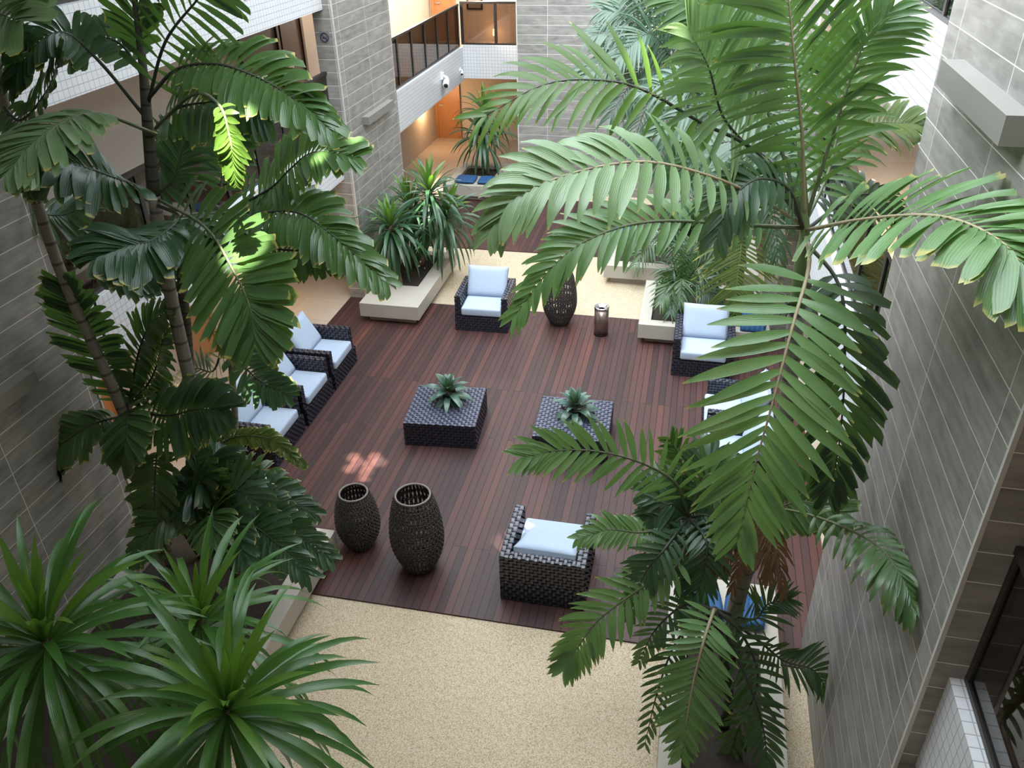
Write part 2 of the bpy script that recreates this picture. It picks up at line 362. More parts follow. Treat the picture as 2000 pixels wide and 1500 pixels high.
# doors of the corridors
def door(n, wall, a, b, z0, h, mat, jamb='door'):
    m, j, hd = MB(), MB(), MB()
    if wall == 'L': bx = lambda m, u0, u1, w0, w1, d: m.box(WL, WL + d, u0, u1, w0, w1)
    elif wall == 'B': bx = lambda m, u0, u1, w0, w1, d: m.box(u0, u1, YEND - d, YEND, w0, w1)
    else: bx = lambda m, u0, u1, w0, w1, d: m.box(WR - d, WR, u0, u1, w0, w1)
    bx(m, a, b, z0, z0 + h, 0.05); bx(j, a - 0.09, a, z0, z0 + h + 0.09, 0.08); bx(j, b, b + 0.09, z0, z0 + h + 0.09, 0.08); bx(j, a, b, z0 + h, z0 + h + 0.09, 0.08)
    bx(hd, a + 0.06, a + 0.20, z0 + 1.0, z0 + 1.03, 0.11)
    d = m.build('door_%d' % n, mat); d['kind'] = 'structure'
    j.build('door_frame', jamb, d); hd.build('door_handle', 'handle', d)
door(1, 'L', 10.35, 11.22, 0, 2.1, 'door'); door(2, 'L', 5.9, 6.9, 0, 2.1, 'door'); door(3, 'L', 7.85, 8.5, 0, 2.1, 'door')
door(4, 'B', -7.85, -7.22, 0, 2.1, 'door'); door(5, 'L', 13.95, 15.25, 2.85, 2.2, 'door_dark', 'door_dark'); door(6, 'L', 15.5, 16.3, 2.85, 2.2, 'door_dark', 'door_dark')
door(7, 'B', -7.75, -7.2, 2.85, 2.1, 'door'); door(8, 'R', 10.2, 11.1, 2.85, 2.1, 'door'); door(9, 'R', 12.2, 13.1, 2.85, 2.1, 'door_dark', 'door_dark')

# glass railings of the galleries
def railing(label, axis, c, a, b, z, n):
    t = thing('glass_railing', label, 'railing', (c, (a + b) / 2, z) if axis == 'y' else ((a + b) / 2, c, z), 0, 'bronze glass railings of the galleries')
    lo = t.location
    def bx(m, u0, u1, v, z0, z1):
        if axis == 'y': m.box(c - v, c + v, u0, u1, z0, z1)
        else: m.box(u0, u1, c - v, c + v, z0, z1)
    m = MB(); bx(m, a, b, 0.03, z + 0.97, z + 1.02); m.build('handrail', 'frame', t, lo)
    m = MB(); bx(m, a, b, 0.022, z, z + 0.04); m.build('bottom_rail', 'frame', t, lo)
    for i in range(n + 1):
        u = a + 0.035 + (b - a - 0.07) * i / n
        m = MB(); bx(m, u - 0.035, u + 0.035, 0.02, z + 0.04, z + 0.97); m.build('post', 'frame', t, lo)
    for i in range(n):
        u0 = a + 0.035 + (b - a - 0.07) * i / n + 0.035; u1 = a + 0.035 + (b - a - 0.07) * (i + 1) / n - 0.035
        m = MB(); bx(m, u0, u1, 0.006, z + 0.04, z + 0.97); m.build('glass_pane', 'glass', t, lo)
railing('long first floor glass railing on the left between front and back pillars', 'y', SL - 0.1, YF1 - 0.05, YB0 + 0.1, ZS1, 8)
railing('first floor glass railing on the far left behind the back pillar', 'y', SL - 0.1, YB1 - 0.05, YBK + 0.05, ZS1, 6)
railing('short glass railing across the far end beside the tiled wall', 'x', YBK + 0.08, SL - 0.05, -4.33, ZS1 + 0.05, 2)
railing('upper glass railing at the top left edge above the white balcony front', 'y', SL - 0.1, 5.0, YB0 + 0.1, ZU1, 8)
railing('first floor glass railing on the right behind the palms', 'y', SR + 0.1, YF1 + 0.15, YB0 + 0.1, ZS1 - 0.16, 7)
railing('glass railing in the bottom right corner beside the grey tiled pillar', 'y', SR + 0.1, -1.5, YF0 + 0.02, ZS1 - 0.16, 5)
railing('upper glass railing at the top right corner above the white balcony front', 'y', SR + 0.1, YF1 + 0.15, YB0 + 0.1, ZU1 - 0.05, 7)

# stone bars on the pillars
def bar(label, x0, x1, y0, y1, z0, z1):
    m = boxes((x0, x1, y0, y1, z0, z1)); c = ((x0 + x1) / 2, (y0 + y1) / 2, z0)
    o = m.build('wall_lamp', 'bar', None, c); o.location = c
    tag(o, label, 'wall lamp', 'stone bar lamps on the pillars')
bar('grey stone bar lamp on the back left pillar below the no smoking sign', XL, XL + 0.13, 14.36, 15.74, 3.15, 3.29)
bar('dark stone bar lamp on the front left pillar at the left edge', XL, XL + 0.13, 4.17, 5.52, 3.0, 3.14)
bar('big pale stone bar lamp high on the front right pillar', XR - 0.13, XR, 4.5, 5.93, 5.8, 5.95)

# no smoking sign
sc = P(634, 73, Y=YB0 - 0.006)
t = thing('no_smoking_sign', 'small no smoking sign on the tiled front of the back left pillar', 'sign', sc)
boxes((-0.085, 0.085, 0, 0.005, -0.095, 0.095)).build('plate', 'bar', t)
m = MB()
m.tube([(0.068 * math.cos(a * math.pi / 12), -0.004, 0.068 * math.sin(a * math.pi / 12)) for a in range(25)], 0.0085, 6, False)
m.tube([(-0.05, -0.006, 0.05), (0.05, -0.006, -0.05)], 0.007, 6); m.build('prohibition_ring', 'sign_ink', t)
boxes((-0.042, 0.03, -0.004, 0, -0.018, -0.004), (0.032, 0.04, -0.004, 0, -0.018, -0.004), (0.032, 0.037, -0.004, 0, 0.002, 0.03)).build('cigarette_symbol', 'sign_ink', t)

# security cameras under the far left balcony
def seccam(px, py, s, label):
    c = P(px, py, X=SL); t = thing('security_camera', label, 'camera', c, 0, 'security cameras on the white balcony front')
    boxes((0, 0.03 * s, -0.05 * s, 0.05 * s, 0.02 * s, 0.12 * s)).build('mount', 'white', t)
    m = MB(); m.tube([(0.03 * s, 0, 0.07 * s), (0.08 * s, 0, 0.05 * s), (0.09 * s, 0, 0)], 0.022 * s, 8); m.build('arm', 'white', t)
    m = MB(); m.tube([(0.06 * s, 0.07 * s, 0.0), (0.10 * s, -0.13 * s, -0.05 * s)], 0.05 * s, 12); h = m.build('housing', 'white', t)
    m = MB(); m.tube([(0.10 * s, -0.128 * s, -0.0495 * s), (0.1015 * s, -0.138 * s, -0.052 * s)], 0.034 * s, 12); m.build('lens', 'black', h)
seccam(863, 157, 1.5, 'larger white security camera on the white balcony front')
seccam(898, 140, 0.8, 'smaller white security camera near the far corner of the balcony')

# warm wall lamps of the corridors
def sconce(c, d, label, e):
    t = thing('wall_sconce', label, 'wall lamp', c, 0, 'glowing corridor lamps')
    d = Vector(d)
    m = MB(); m.lathe([(0.001, 0.10), (0.05, 0.09), (0.06, 0), (0.05, -0.09), (0.001, -0.10)], 16, tuple(d * 0.11)); m.build('glowing_shade', 'glow', t)
    m = MB(); m.tube([tuple(d * 0.0), tuple(d * 0.08)], 0.03, 8); m.build('bracket', 'frame', t)
    l = lamp('sconce_light', 'POINT', Vector(c) + d * 0.32, e, (1.0, 0.62, 0.32), 0.08)
sconce((WL, 23.6, 1.25), (1, 0, 0), 'glowing lamp on the far corridor wall beside the orange door', 45)
sconce(tuple(P(484, 536, X=WL)), (1, 0, 0), 'small glowing lamp behind the big left palm frond', 10)
sconce(tuple(P(968, 62, Y=YEND)), (0, -1, 0), 'glowing lamp on the back wall behind the far glass railing', 14)
for x, y, z, e in ((-7.2, 6.6, 2.2, 50), (-7.2, 9.8, 2.2, 9), (-7.2, 13.2, 2.2, 10), (-6.0, 23.6, 5.0, 220), (-7.0, 20.5, 5.0, 320), (-7.2, 16.6, 5.0, 14), (2.8, 11.2, 5.0, 170), (2.7, 9, 2.2, 20)):
    lamp('corridor_lamp_and_fill', 'POINT', (x, y, z), e, (1.0, 0.74, 0.50) if e < 200 else (1.0, 0.88, 0.76), 0.15)  # the two strongest are fill added in place of sun on the far gallery wall

lamp('gallery_fill_light', 'POINT', (0.3, -0.8, 8.0), 60, (1.0, 0.86, 0.72), 0.2)  # unseen fill lamp added to brighten the end face of the right pillar

pa, pb = P(911, -6, Y=YEND - 0.02), P(943, 19, Y=YEND - 0.02)
t = thing('wall_panel', 'small dark framed panel on the back wall above the far glass railing', 'panel', ((pa.x + pb.x) / 2, YEND, pb.z))
hw, hh = abs(pb.x - pa.x) / 2, abs(pa.z - pb.z)
boxes((-hw, hw, -0.04, 0, 0, hh)).build('frame', 'frame', t); boxes((-hw + 0.05, hw - 0.05, -0.045, -0.04, 0.05, hh - 0.05)).build('panel', 'bar', t)
# ------------------------------------------------------------------ planters
def planter(name, label, x0, x1, y0, y1, inner, h=0.40):
    ix0, ix1, iy0, iy1 = inner; c = ((x0 + x1) / 2, (y0 + y1) / 2, 0)
    t = thing('stone_planter', label, 'planter', c)
    z0 = 0.14
    boxes((x0, ix0, y0, y1, z0, h), (ix1, x1, y0, y1, z0, h), (ix0, ix1, y0, iy0, z0, h), (ix0, ix1, iy1, y1, z0, h)).build('rim', 'planter', t, c)
    boxes((x0 + 0.12, x1 - 0.12, y0 + 0.12, y1 - 0.12, 0.0, z0)).build('plinth', 'planter', t, c)
    m = MB(); N = 14
    vs = [(ix0 + (ix1 - ix0) * i / N, iy0 + (iy1 - iy0) * j / N, h - 0.07 + random.uniform(-.018, .018)) for j in range(N + 1) for i in range(N + 1)]
    m.add(vs, [(p[0], p[1]) for p in vs], [(j * (N + 1) + i, j * (N + 1) + i + 1, (j + 1) * (N + 1) + i + 1, (j + 1) * (N + 1) + i) for j in range(N) for i in range(N)], True)
    m.build('soil', 'soil', t, c)
    return t
planter('a', 'cream stone planter with dracaenas beside the back left pillar', -5.72, -4.60, 12.64, 15.20, (-5.58, -4.87, 13.50, 15.0))
planter('b', 'far stone planter with two blue cushions on its rim', -6.05, -4.70, 19.36, 21.30, (-5.85, -4.96, 20.17, 21.0))
planter('c', 'stone planter behind on the right holding a blue cushion on its far rim', -1.54, 1.40, 15.06, 17.1, (-1.36, 1.2, 15.32, 16.25))
planter('d', 'cream stone planter behind the back right armchair', -0.67, 1.50, 12.68, 14.50, (-0.47, 1.3, 12.88, 14.36))
planter('e', 'stone planter in the left foreground full of dark palms', -5.90, -3.76, 1.6, 6.79, (-5.7, -3.99, 1.8, 6.55))
planter('f', 'stone planter in the right foreground with blue cushions on its far end', 0.18, 1.28, 1.6, 6.84, (0.38, 1.09, 1.8, 5.95))

# ------------------------------------------------------------------ furniture
def puff(w, d, h, n=14, corner=0.35, mid=1.0, mbv=None, rot=None, loc=(0, 0, 0)):
    bm = bmesh.new(); bmesh.ops.create_cube(bm, size=2.0)
    bmesh.ops.subdivide_edges(bm, edges=bm.edges[:], cuts=n, use_grid_fill=True)
    for v in bm.verts:
        x, y, z = v.co
        e = max(0.0, (1 - abs(x) ** 4)) * max(0.0, (1 - abs(y) ** 4))
        th = corner + (mid - corner) * e ** 0.4
        px = x * (1 - 0.045 * (1 - y * y) * abs(x) ** 3 * (1 - corner)); py = y * (1 - 0.045 * (1 - x * x) * abs(y) ** 3 * (1 - corner))
        v.co = (px * w / 2, py * d / 2, z * h / 2 * th)
    me = [tuple(v.co) for v in bm.verts]; fs = [tuple(v.index for v in f.verts) for f in bm.faces]; bm.free()
    Rm = rot.to_matrix() if rot else Matrix.Identity(3)
    vs = [Rm @ Vector(p) + Vector(loc) for p in me]
    (mbv).add(vs, [(p[0], p[1]) for p in me], fs, True)
def slab(w, d, h, rad, mbv, loc):
    bm = bmesh.new(); bmesh.ops.create_cube(bm, size=1.0)
    for v in bm.verts: v.co = (v.co.x * w, v.co.y * d, v.co.z * h)
    bmesh.ops.bevel(bm, geom=bm.edges[:], offset=rad, segments=4, profile=0.5, affect='EDGES')
    bm.verts.index_update()
    vs = [Vector(v.co) + Vector(loc) for v in bm.verts]; fs = [tuple(v.index for v in f.verts) for f in bm.faces]; bm.free()
    mbv.add(vs, [(p.x, p.y) for p in vs], fs, True)

def make_chair(label, loc, rz, group):
    t = thing('wicker_armchair', label, 'armchair', loc, rz, group)
    m = MB(); m.wbox(-0.475, 0.475, -0.46, 0.475, 0.0, 0.29, 0.046, 'xXyY'); m.build('base', ['wicker', 'wicker_dark'], t)
    for sx in (-1, 1):
        m = MB(); x0, x1 = (-0.475, -0.365) if sx < 0 else (0.365, 0.475)
        m.wbox(x0, x1, -0.42, 0.475, 0.29, 0.65, 0.046); m.build('armrest', ['wicker', 'wicker_dark'], t)
    m = MB(); m.wbox(-0.365, 0.365, 0.365, 0.475, 0.29, 0.65, 0.046, 'yYZ'); m.build('backrest', ['wicker', 'wicker_dark'], t)
    m = MB(); slab(0.72, 0.80, 0.155, 0.035, m, (0, -0.055, 0.37)); m.build('seat_cushion', 'cushion', t)
    m = MB(); puff(0.74, 0.56, 0.18, 12, 0.35, 1.0, m, Euler((R(60), 0, 0)), (0, 0.225, 0.675)); m.build('back_cushion', 'cushion', t)
    return t
GR = 'dark wicker armchairs around the deck'
c0 = make_chair('wicker armchair at the back edge of the deck beside the tall vase', (-3.455, 13.10, 0.02), R(2), GR)
def chair(x, y, deg, label): return copy_tree(c0, (x, y, 0.02), R(deg), label)
chair(-5.72, 10.79, 91, 'farthest of the three wicker armchairs in the row on the left deck edge')
chair(-5.72, 9.76, 90, 'middle one of the three wicker armchairs in the row on the left deck edge')
chair(-5.73, 8.72, 90, 'nearest of the three wicker armchairs in the row on the left deck edge')
chair(0.43, 12.18, 0, 'wicker armchair in front of the right planter, partly behind a palm frond')
chair(0.93, 10.2, -90, 'wicker armchair on the right deck edge, the farther one behind the big hanging frond')
chair(0.93, 9.2, -90, 'wicker armchair on the right deck edge, the nearer one behind the big hanging frond')
nc = chair(-1.20, 6.93, 180, 'wicker armchair in the foreground turned away, its back to the camera')
for ch in nc.children:
    if ch.name.startswith('back_cushion'):
        ch.data = ch.data.copy(); mm = MB(); puff(0.70, 0.48, 0.16, 12, 0.4, 1.0, mm, Euler((R(22), R(3), R(-4))), (-0.02, 0.12, 0.56)); ob = mm.build('back_cushion', 'cushion', nc)
        bpy.data.objects.remove(ch); break

def make_table(label, loc, rz):
    t = thing('wicker_coffee_table', label, 'coffee table', loc, rz, 'square wicker coffee tables')
    m = MB(); m.wbox(-0.52, 0.52, -0.52, 0.52, 0.0, 0.37, 0.046, 'xXyY'); m.build('base', ['wicker', 'wicker_dark'], t)
    m = MB(); m.box(-0.515, 0.515, -0.515, 0.515, 0.37, 0.372, mi=1); m.weave((-0.52, -0.52, 0.372), (1, 0, 0), (0, 1, 0), 1.04, 1.04, (0, 0, 1), 0.052, 0.008, 0.60)
    m.build('tabletop', ['wicker_top', 'wicker_dark'], t)
    return t
M['wicker_top'] = simple('sky_sheen_wicker', (0.050, 0.054, 0.092), 0.40, 0, 0.6, var=0.3, vs=25)  # tabletop copy of the wicker, reflected sky put into its lighter colour
t1 = make_table('square wicker coffee table on the left with a leafy plant in its middle', (-3.215, 9.655, 0.02), R(5))
t2 = copy_tree(t1, (-1.325, 9.655, 0.02), R(2), 'square wicker coffee table on the right, its front corner under a palm frond')

# strap or oval leaves
def blade(m, p0, d, up, L, W, droop, shape='strap', seg=7, fold=0.25, mi=0, tw=0.0):
    p0, d, up = Vector(p0), Vector(d).normalized(), Vector(up)
    b0 = d.cross(up)
    if b0.length < 1e-3: b0 = d.cross(Vector((1, 0, 0)))
    b0.normalize(); vs, us, fs = [], [], []
    p = p0.copy(); dd = d.copy()
    for i in range(seg + 1):
        s = i / seg
        if shape == 'strap': wd = W * (0.45 + 1.1 * s) if s < 0.5 else W * (1.0 - max(0, (s - 0.5) * 2) ** 2.2)
        elif shape == 'cut': wd = W * min(1, 0.25 + 2.2 * s) * (1 if s < 0.8 else 1 - (s - 0.8) * 1.6)
        else: wd = W * math.sin(math.pi * min(0.985, 0.10 + 0.90 * s)) ** 0.75
        wd = max(wd, 0.0015)
        n = b0.cross(dd).normalized(); b = (b0 * math.cos(tw * s) + n * math.sin(tw * s)); n = b.cross(dd).normalized()
        jag = (random.uniform(-.09, .05) * L) if (shape == 'cut' and i == seg) else 0
        vs += [p - b * wd / 2 + n * wd * fold * 0.5 + dd * jag, p.copy() - n * 0, p + b * wd / 2 + n * wd * fold * 0.5 - dd * jag]
        us += [(0, s), (0.5, s), (1, s)]
        if i < seg:
            dd = (dd + Vector((0, 0, -1)) * droop * (s + 0.25) / seg * 1.6).normalized(); p = p + dd * L / seg
    for i in range(seg):
        a = 3 * i; fs += [(a, a + 1, a + 4, a + 3), (a + 1, a + 2, a + 5, a + 4)]
    m.add(vs, us, fs, True, mi)

def rosette(m, c, axis, n, L, W, el0=85, el1=-35, droop=1.2, shape='strap', seed=1, mi_new=0, fold=0.25, seg=8):
    rnd = random.Random(seed); ax = Vector(axis).normalized()
    q = Vector((0, 0, 1)).rotation_difference(ax).to_matrix()
    for i in range(n):
        f = i / (n - 1); el = R(el0 + (el1 - el0) * f ** 0.85 + rnd.uniform(-6, 6)); az = i * 2.39996 + rnd.uniform(-.25, .25)
        d = q @ Vector((math.cos(el) * math.cos(az), math.cos(el) * math.sin(az), math.sin(el)))
        up = q @ Vector((-math.sin(el) * math.cos(az), -math.sin(el) * math.sin(az), math.cos(el)))
        l = L * (0.62 + 0.5 * min(1, f * 2.5)) * rnd.uniform(0.82, 1.12)
        blade(m, Vector(c) - ax * 0.22 * f + d * 0.015, d, up, l, W * rnd.uniform(0.85, 1.15), droop * rnd.uniform(0.6, 1.3) * (0.25 + f), shape, seg, fold, mi_new if f < 0.16 else 0, rnd.uniform(-.4, .4))

# little plants on the tables
def tabletop_plant(label, c, seed):
    t = thing('potted_plant', label, 'plant', c, 0, 'small leafy plants on the coffee tables')
    m = MB(); m.lathe([(0.001, 0.0), (0.085, 0.0), (0.105, 0.13), (0.112, 0.13), (0.112, 0.15), (0.098, 0.15), (0.09, 0.12), (0.001, 0.12)], 24); m.build('pot', 'pot', t)
    m = MB(); rosette(m, (0, 0, 0.20), (0, 0, 1), 42, 0.34, 0.105, 80, -15, 1.7, 'oval', seed); m.build('foliage', 'leaf_pothos', t)
tabletop_plant('small leafy potted plant on the left coffee table', (-3.20, 9.78, 0.409), 3)
tabletop_plant('small leafy potted plant on the right coffee table', (-1.32, 9.70, 0.409), 5)

# lattice vases
def vase(label, c, H, rmax, rtop, rbot, seed):
    t = thing('wicker_lantern_vase', label, 'vase', c, 0, 'tall openwork wicker vases')
    def r(s):
        k = math.sin(math.pi * min(1, s / 0.44) / 2) if s < 0.44 else math.cos(math.pi / 2 * (s - 0.44) / 0.56)
        return rbot + (rmax - rbot) * k if s < 0.44 else rtop + (rmax - rtop) * k ** 0.8
    N = 34; rr = 0.0062; nz = 30
    m = MB()
    for i in range(N):
        a = 2 * math.pi * i / N
        for da in (-0.030, 0.030):
            m.tube([((r(j / 14) + 0.008) * math.cos(a + da), (r(j / 14) + 0.008) * math.sin(a + da), 0.012 + (H - 0.02) * j / 14) for j in range(15)], 0.0085, 4, False)
    m.build('rib_lattice', 'cane', t)
    m = MB()
    for k in range(N):
        for sg in (-1, 1):
            m.tube([((r(j / 28) + 0.006 * sg) * math.cos(2 * math.pi * k / N + sg * 1.55 * j / 28), (r(j / 28) + 0.006 * sg) * math.sin(2 * math.pi * k / N + sg * 1.55 * j / 28), 0.012 + (H - 0.02) * j / 28) for j in range(29)], rr, 4, False)
    for q in range(1, 27):
        s_ = q / 27; n_ = N * 4
        m.tube([((r(s_) + 0.008 + 0.010 * math.cos(N * 2 * math.pi * i / n_ / 1.0 + math.pi * (q % 2))) * math.cos(2 * math.pi * i / n_), (r(s_) + 0.008 + 0.010 * math.cos(N * 2 * math.pi * i / n_ + math.pi * (q % 2))) * math.sin(2 * math.pi * i / n_), 0.012 + (H - 0.02) * s_) for i in range(n_ + 1)], 0.0055, 4, False)
    m.build('woven_strands', 'cane', t)
    m = MB(); m.tube([(rtop * math.cos(2 * math.pi * i / 40), rtop * math.sin(2 * math.pi * i / 40), H) for i in range(41)], 0.013, 8, False); m.build('rim', 'cane_rim', t)
    m = MB(); m.lathe([(0.001, 0.0), (rbot, 0.0), (rbot + 0.004, 0.02), (0.001, 0.02)], 32); m.build('base', 'cane', t)
    return t
vase('openwork wicker vase at the back of the deck beside the slim metal bin', (-2.12, 13.22, 0.02), 1.0, 0.295, 0.205, 0.15, 1)
vase('big openwork wicker vase in the foreground, right one of the pair', (-2.735, 6.80, 0.02), 1.07, 0.300, 0.195, 0.165, 2)
vase('short openwork wicker vase in the foreground, left one of the pair', (-3.565, 7.02, 0.02), 0.80, 0.255, 0.165, 0.15, 3)

# bin
t = thing('waste_bin', 'slim bronze metal ashtray bin beside the tall wicker vase', 'bin', (-1.33, 12.93, 0.02))
m = MB(); m.lathe([(0.001, 0), (0.125, 0), (0.125, 0.50), (0.001, 0.50)], 32, smooth=True); m.build('body', 'bin', t)
m = MB(); m.lathe([(0.126, 0.495), (0.132, 0.50), (0.132, 0.535), (0.122, 0.545), (0.105, 0.54), (0.055, 0.50), (0.001, 0.50)], 32); m.build('ashtray_top', 'chrome', t)
m = MB(); m.lathe([(0.126, 0.0), (0.129, 0.0), (0.129, 0.025), (0.126, 0.03)], 32); m.build('base_ring', 'black', t)

# blue cushions
def blue(label, c, rz, w=0.42, d=0.42, h=0.10, tilt=0.0):
    o = MB(); N, K = 36, 12; vs, us, fs = [], [], []
    rot = Matrix.Rotation(rz, 3, 'Z') @ Matrix.Rotation(tilt, 3, 'X')
    def sq(a, b, e=0.30): return (math.copysign(abs(math.cos(a)) ** e, math.cos(a)), math.copysign(abs(math.sin(a)) ** e, math.sin(a)))
    G = 30
    for side in (1, -1):
        k0 = len(vs)
        for j in range(G + 1):
            for i in range(G + 1):
                u, v = i / G * 2 - 1, j / G * 2 - 1
                e = (max(0, 1 - u ** 6) * max(0, 1 - v ** 6)) ** 0.35
                groove = 0.70 + 0.30 * abs(math.sin((u + 1) / 2 * math.pi * 5)) ** 0.6
                z = side * h / 2 * e * groove
                p = rot @ Vector((u * w / 2 * (1 - 0.04 * v * v), v * d / 2 * (1 - 0.04 * u * u), z)); vs.append(p); us.append((u, v))
        for j in range(G):
            for i in range(G):
                q = (k0 + j * (G + 1) + i, k0 + j * (G + 1) + i + 1, k0 + (j + 1) * (G + 1) + i + 1, k0 + (j + 1) * (G + 1) + i)
                fs.append(q if side > 0 else q[::-1])
    o.add(vs, us, fs, True); ob = o.build('blue_cushion', 'blue'); ob.location = c
    return tag(ob, label, 'cushion', 'blue tufted cushions on the planter rims')
blue('blue tufted cushion on the far planter rim, the right one of two', (-4.99, 19.72, 0.455), 0, 0.52, 0.5)
blue('blue tufted cushion on the far planter rim, half hidden by leaves on the left', (-5.58, 19.72, 0.455), 0, 0.52, 0.5)
blue('blue tufted cushion on the back rim of the planter behind the tall vase', (-1.27, 16.72, 0.47), 0, 0.50, 0.45, 0.13, 0.0)
blue('blue tufted cushion standing on the planter rim right of the armchair', (1.22, 12.80, 0.55), 0, 0.42, 0.34, 0.13, R(62))
blue('blue cushion on the right foreground planter, left one under the fronds', (0.50, 6.42, 0.465), R(8), 0.44, 0.44, 0.12)
blue('blue cushion on the right foreground planter, right one near the dead fronds', (0.95, 6.38, 0.465), R(-5), 0.42, 0.44, 0.12)

# ------------------------------------------------------------------ palms
UPN = Vector((0.06, -0.66, 0.75)).normalized()
def catmull(pts, n):
    P_ = [pts[0] * 2 - pts[1]] + pts + [pts[-1] * 2 - pts[-2]]; out = []
    segs = len(pts) - 1
    for i in range(n + 1):
        f = i / n * segs; k = min(int(f), segs - 1); u = f - k
        a, b, c, d = P_[k], P_[k + 1], P_[k + 2], P_[k + 3]
        out.append(0.5 * ((2 * b) + (c - a) * u + (2 * a - 5 * b + 4 * c - d) * u * u + (3 * b - a - 3 * c + d) * u ** 3))
    return out
def keep_off_walls(v):
    x, y, z = v
    if YF0 - 0.1 < y < YF1 + 0.3: x = min(x, XR - 0.03)
    if YF0 - 0.1 < y < YF1 + 0.1: x = max(x, XL + 0.03)
    if YB0 - 0.1 < y < YB1 + 0.1: x = min(max(x, XL + 0.03), XR - 0.03)
    if y > YTW - 0.05: x = min(x, -4.38)
    elif x > -4.4: y = min(y, YTW - 0.03)
    if z > 1.9: x = min(max(x, SL + 0.03), SR - 0.03)
    return (x, y, z)
def frond(root, pts, L, W, n, mat, t0=0.12, droop=0.42, a0=72, a1=28, shape='oval', lift=0.12, fold=0.3, rib='rib', rr=0.011, seed=None, up=None, name='frond', base=0.6, tipl=0.5, gap=0.0):
    if shape == 'cut': W *= 1.25; n = int(n * 1.15); droop *= 0.75
    rnd = random.Random(seed if seed is not None else int(abs(pts[-1].x * 977 + pts[-1].z * 331)))
    N = 48; c = catmull(pts, N); m = MB(); U = up or UPN
    for i in range(n):
        s = i / (n - 1); t = t0 + (1 - t0) * s ** 0.93
        f = t * N; k = min(int(f), N - 1); p = c[k].lerp(c[k + 1], f - k)
        T = (c[min(k + 2, N)] - c[max(k - 1, 0)]).normalized()
        S = T.cross(U)
        if S.length < 0.05: S = T.cross(Vector((0, -1, 0)))
        S.normalize(); Nn = S.cross(T).normalized()
        prof = base + (1 - base) * min(1, s / 0.35) if s < 0.35 else 1 - (1 - tipl) * ((s - 0.35) / 0.65) ** 1.6
        for sg in (-1, 1):
            if rnd.random() < gap: continue
            a = R(a0 + (a1 - a0) * s + rnd.uniform(-7, 7)); l = L * prof * rnd.uniform(0.86, 1.1)
            d = T * math.cos(a) + S * sg * math.sin(a) + Nn * (lift + rnd.uniform(-.1, .1))
            blade(m, p, d, Nn, l, W * (0.7 + 0.3 * prof) * rnd.uniform(0.8, 1.15), droop * rnd.uniform(0.6, 1.4), shape, 6, fold, 0, rnd.uniform(-.35, .35))
    m.v = [keep_off_walls(v) for v in m.v]
    o = m.build(name, mat, root, root.location)
    r = MB(); r.tube([keep_off_walls(p) for p in c[::2]], [rr * (1.5 - 1.25 * i / 24) for i in range(25)], 6); r.build('midrib', rib, o, root.location)
    return o
def Q(*pts): return [P(a, b, Y=y) for a, b, y in pts]
def trunk(root, pts, r0, r1, mat='bark', name='trunk', n=16, sides=10):
    c = catmull([Vector(p) for p in pts], n); m = MB(); m.tube(c, [r0 + (r1 - r0) * i / n for i in range(n + 1)], sides)
    return m.build(name, mat, root, root.location)
def palm(label, base, cat='palm', name='palm_tree', group=None): return thing(name, label, cat, base, 0, group)

SUN = Vector((0.24, -0.34, 1.0)).normalized()
def sunbeam(target, energy, deg, blend=0.3):
    t_ = Vector(target); p = t_ + SUN * 14
    lamp('sunbeam', 'SPOT', p, energy, (1.0, 0.93, 0.80), 0.04, (-SUN).to_track_quat('-Z', 'Y').to_euler(), spot_size=R(deg), spot_blend=blend)
for px_, py_, d_ in ((690, 893, 0.22), (699, 903, 0.20), (684, 915, 0.26), (677, 932, 0.22), (716, 921, 0.18), (709, 938, 0.22), (733, 893, 0.16), (741, 903, 0.12), (665, 950, 0.20), (723, 908, 0.14)):
    sunbeam(P(px_, py_, Z=0.02), 42000, d_, 0.8)
sunbeam(P(450, 272, Y=5.0), 90000, 1.7); sunbeam(P(1275, 110, Y=5.3), 50000, 1.5, 0.6)
sunbeam(P(830, 440, Y=14.4), 60000, 2.0); sunbeam(P(540, 870, Y=6.1), 50000, 0.7); sunbeam(P(388, 1250, Y=3.2), 60000, 2.0)
# ---- tall left palm (main)
A = palm('tall dark palm with ringed trunk and high crown in the left planter', (-4.80, 6.2, 0.33))
trunk(A, [(-4.80, 6.2, 0.33), P(375, 760, Y=6.2), P(330, 560, Y=6.2), P(300, 380, Y=6.2)], 0.075, 0.055)
trunk(A, [P(300, 380, Y=6.2), P(288, 240, Y=6.2), P(278, 120, Y=6.2), P(262, -10, Y=6.2)], 0.058, 0.022, 'bark_dark', 'crownshaft')
D = dict(mat='leaf_dark', rib='rib_dark', shape='cut')
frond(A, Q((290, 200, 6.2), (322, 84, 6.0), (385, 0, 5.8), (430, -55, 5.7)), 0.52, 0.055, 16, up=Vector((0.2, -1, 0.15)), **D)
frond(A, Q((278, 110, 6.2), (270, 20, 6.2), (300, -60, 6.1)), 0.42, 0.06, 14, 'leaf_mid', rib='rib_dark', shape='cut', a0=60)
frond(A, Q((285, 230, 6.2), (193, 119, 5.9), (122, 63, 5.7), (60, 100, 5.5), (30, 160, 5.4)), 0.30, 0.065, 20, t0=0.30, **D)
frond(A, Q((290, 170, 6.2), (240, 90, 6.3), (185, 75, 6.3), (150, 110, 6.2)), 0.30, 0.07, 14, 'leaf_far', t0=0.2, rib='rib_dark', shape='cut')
frond(A, Q((305, 262, 6.2), (193, 222, 5.6), (122, 240, 5.2), (60, 285, 4.9), (22, 330, 4.7)), 0.42, 0.065, 28, 'leaf_pale', t0=0.25, rib='rib', shape='cut', droop=0.8, a0=66)
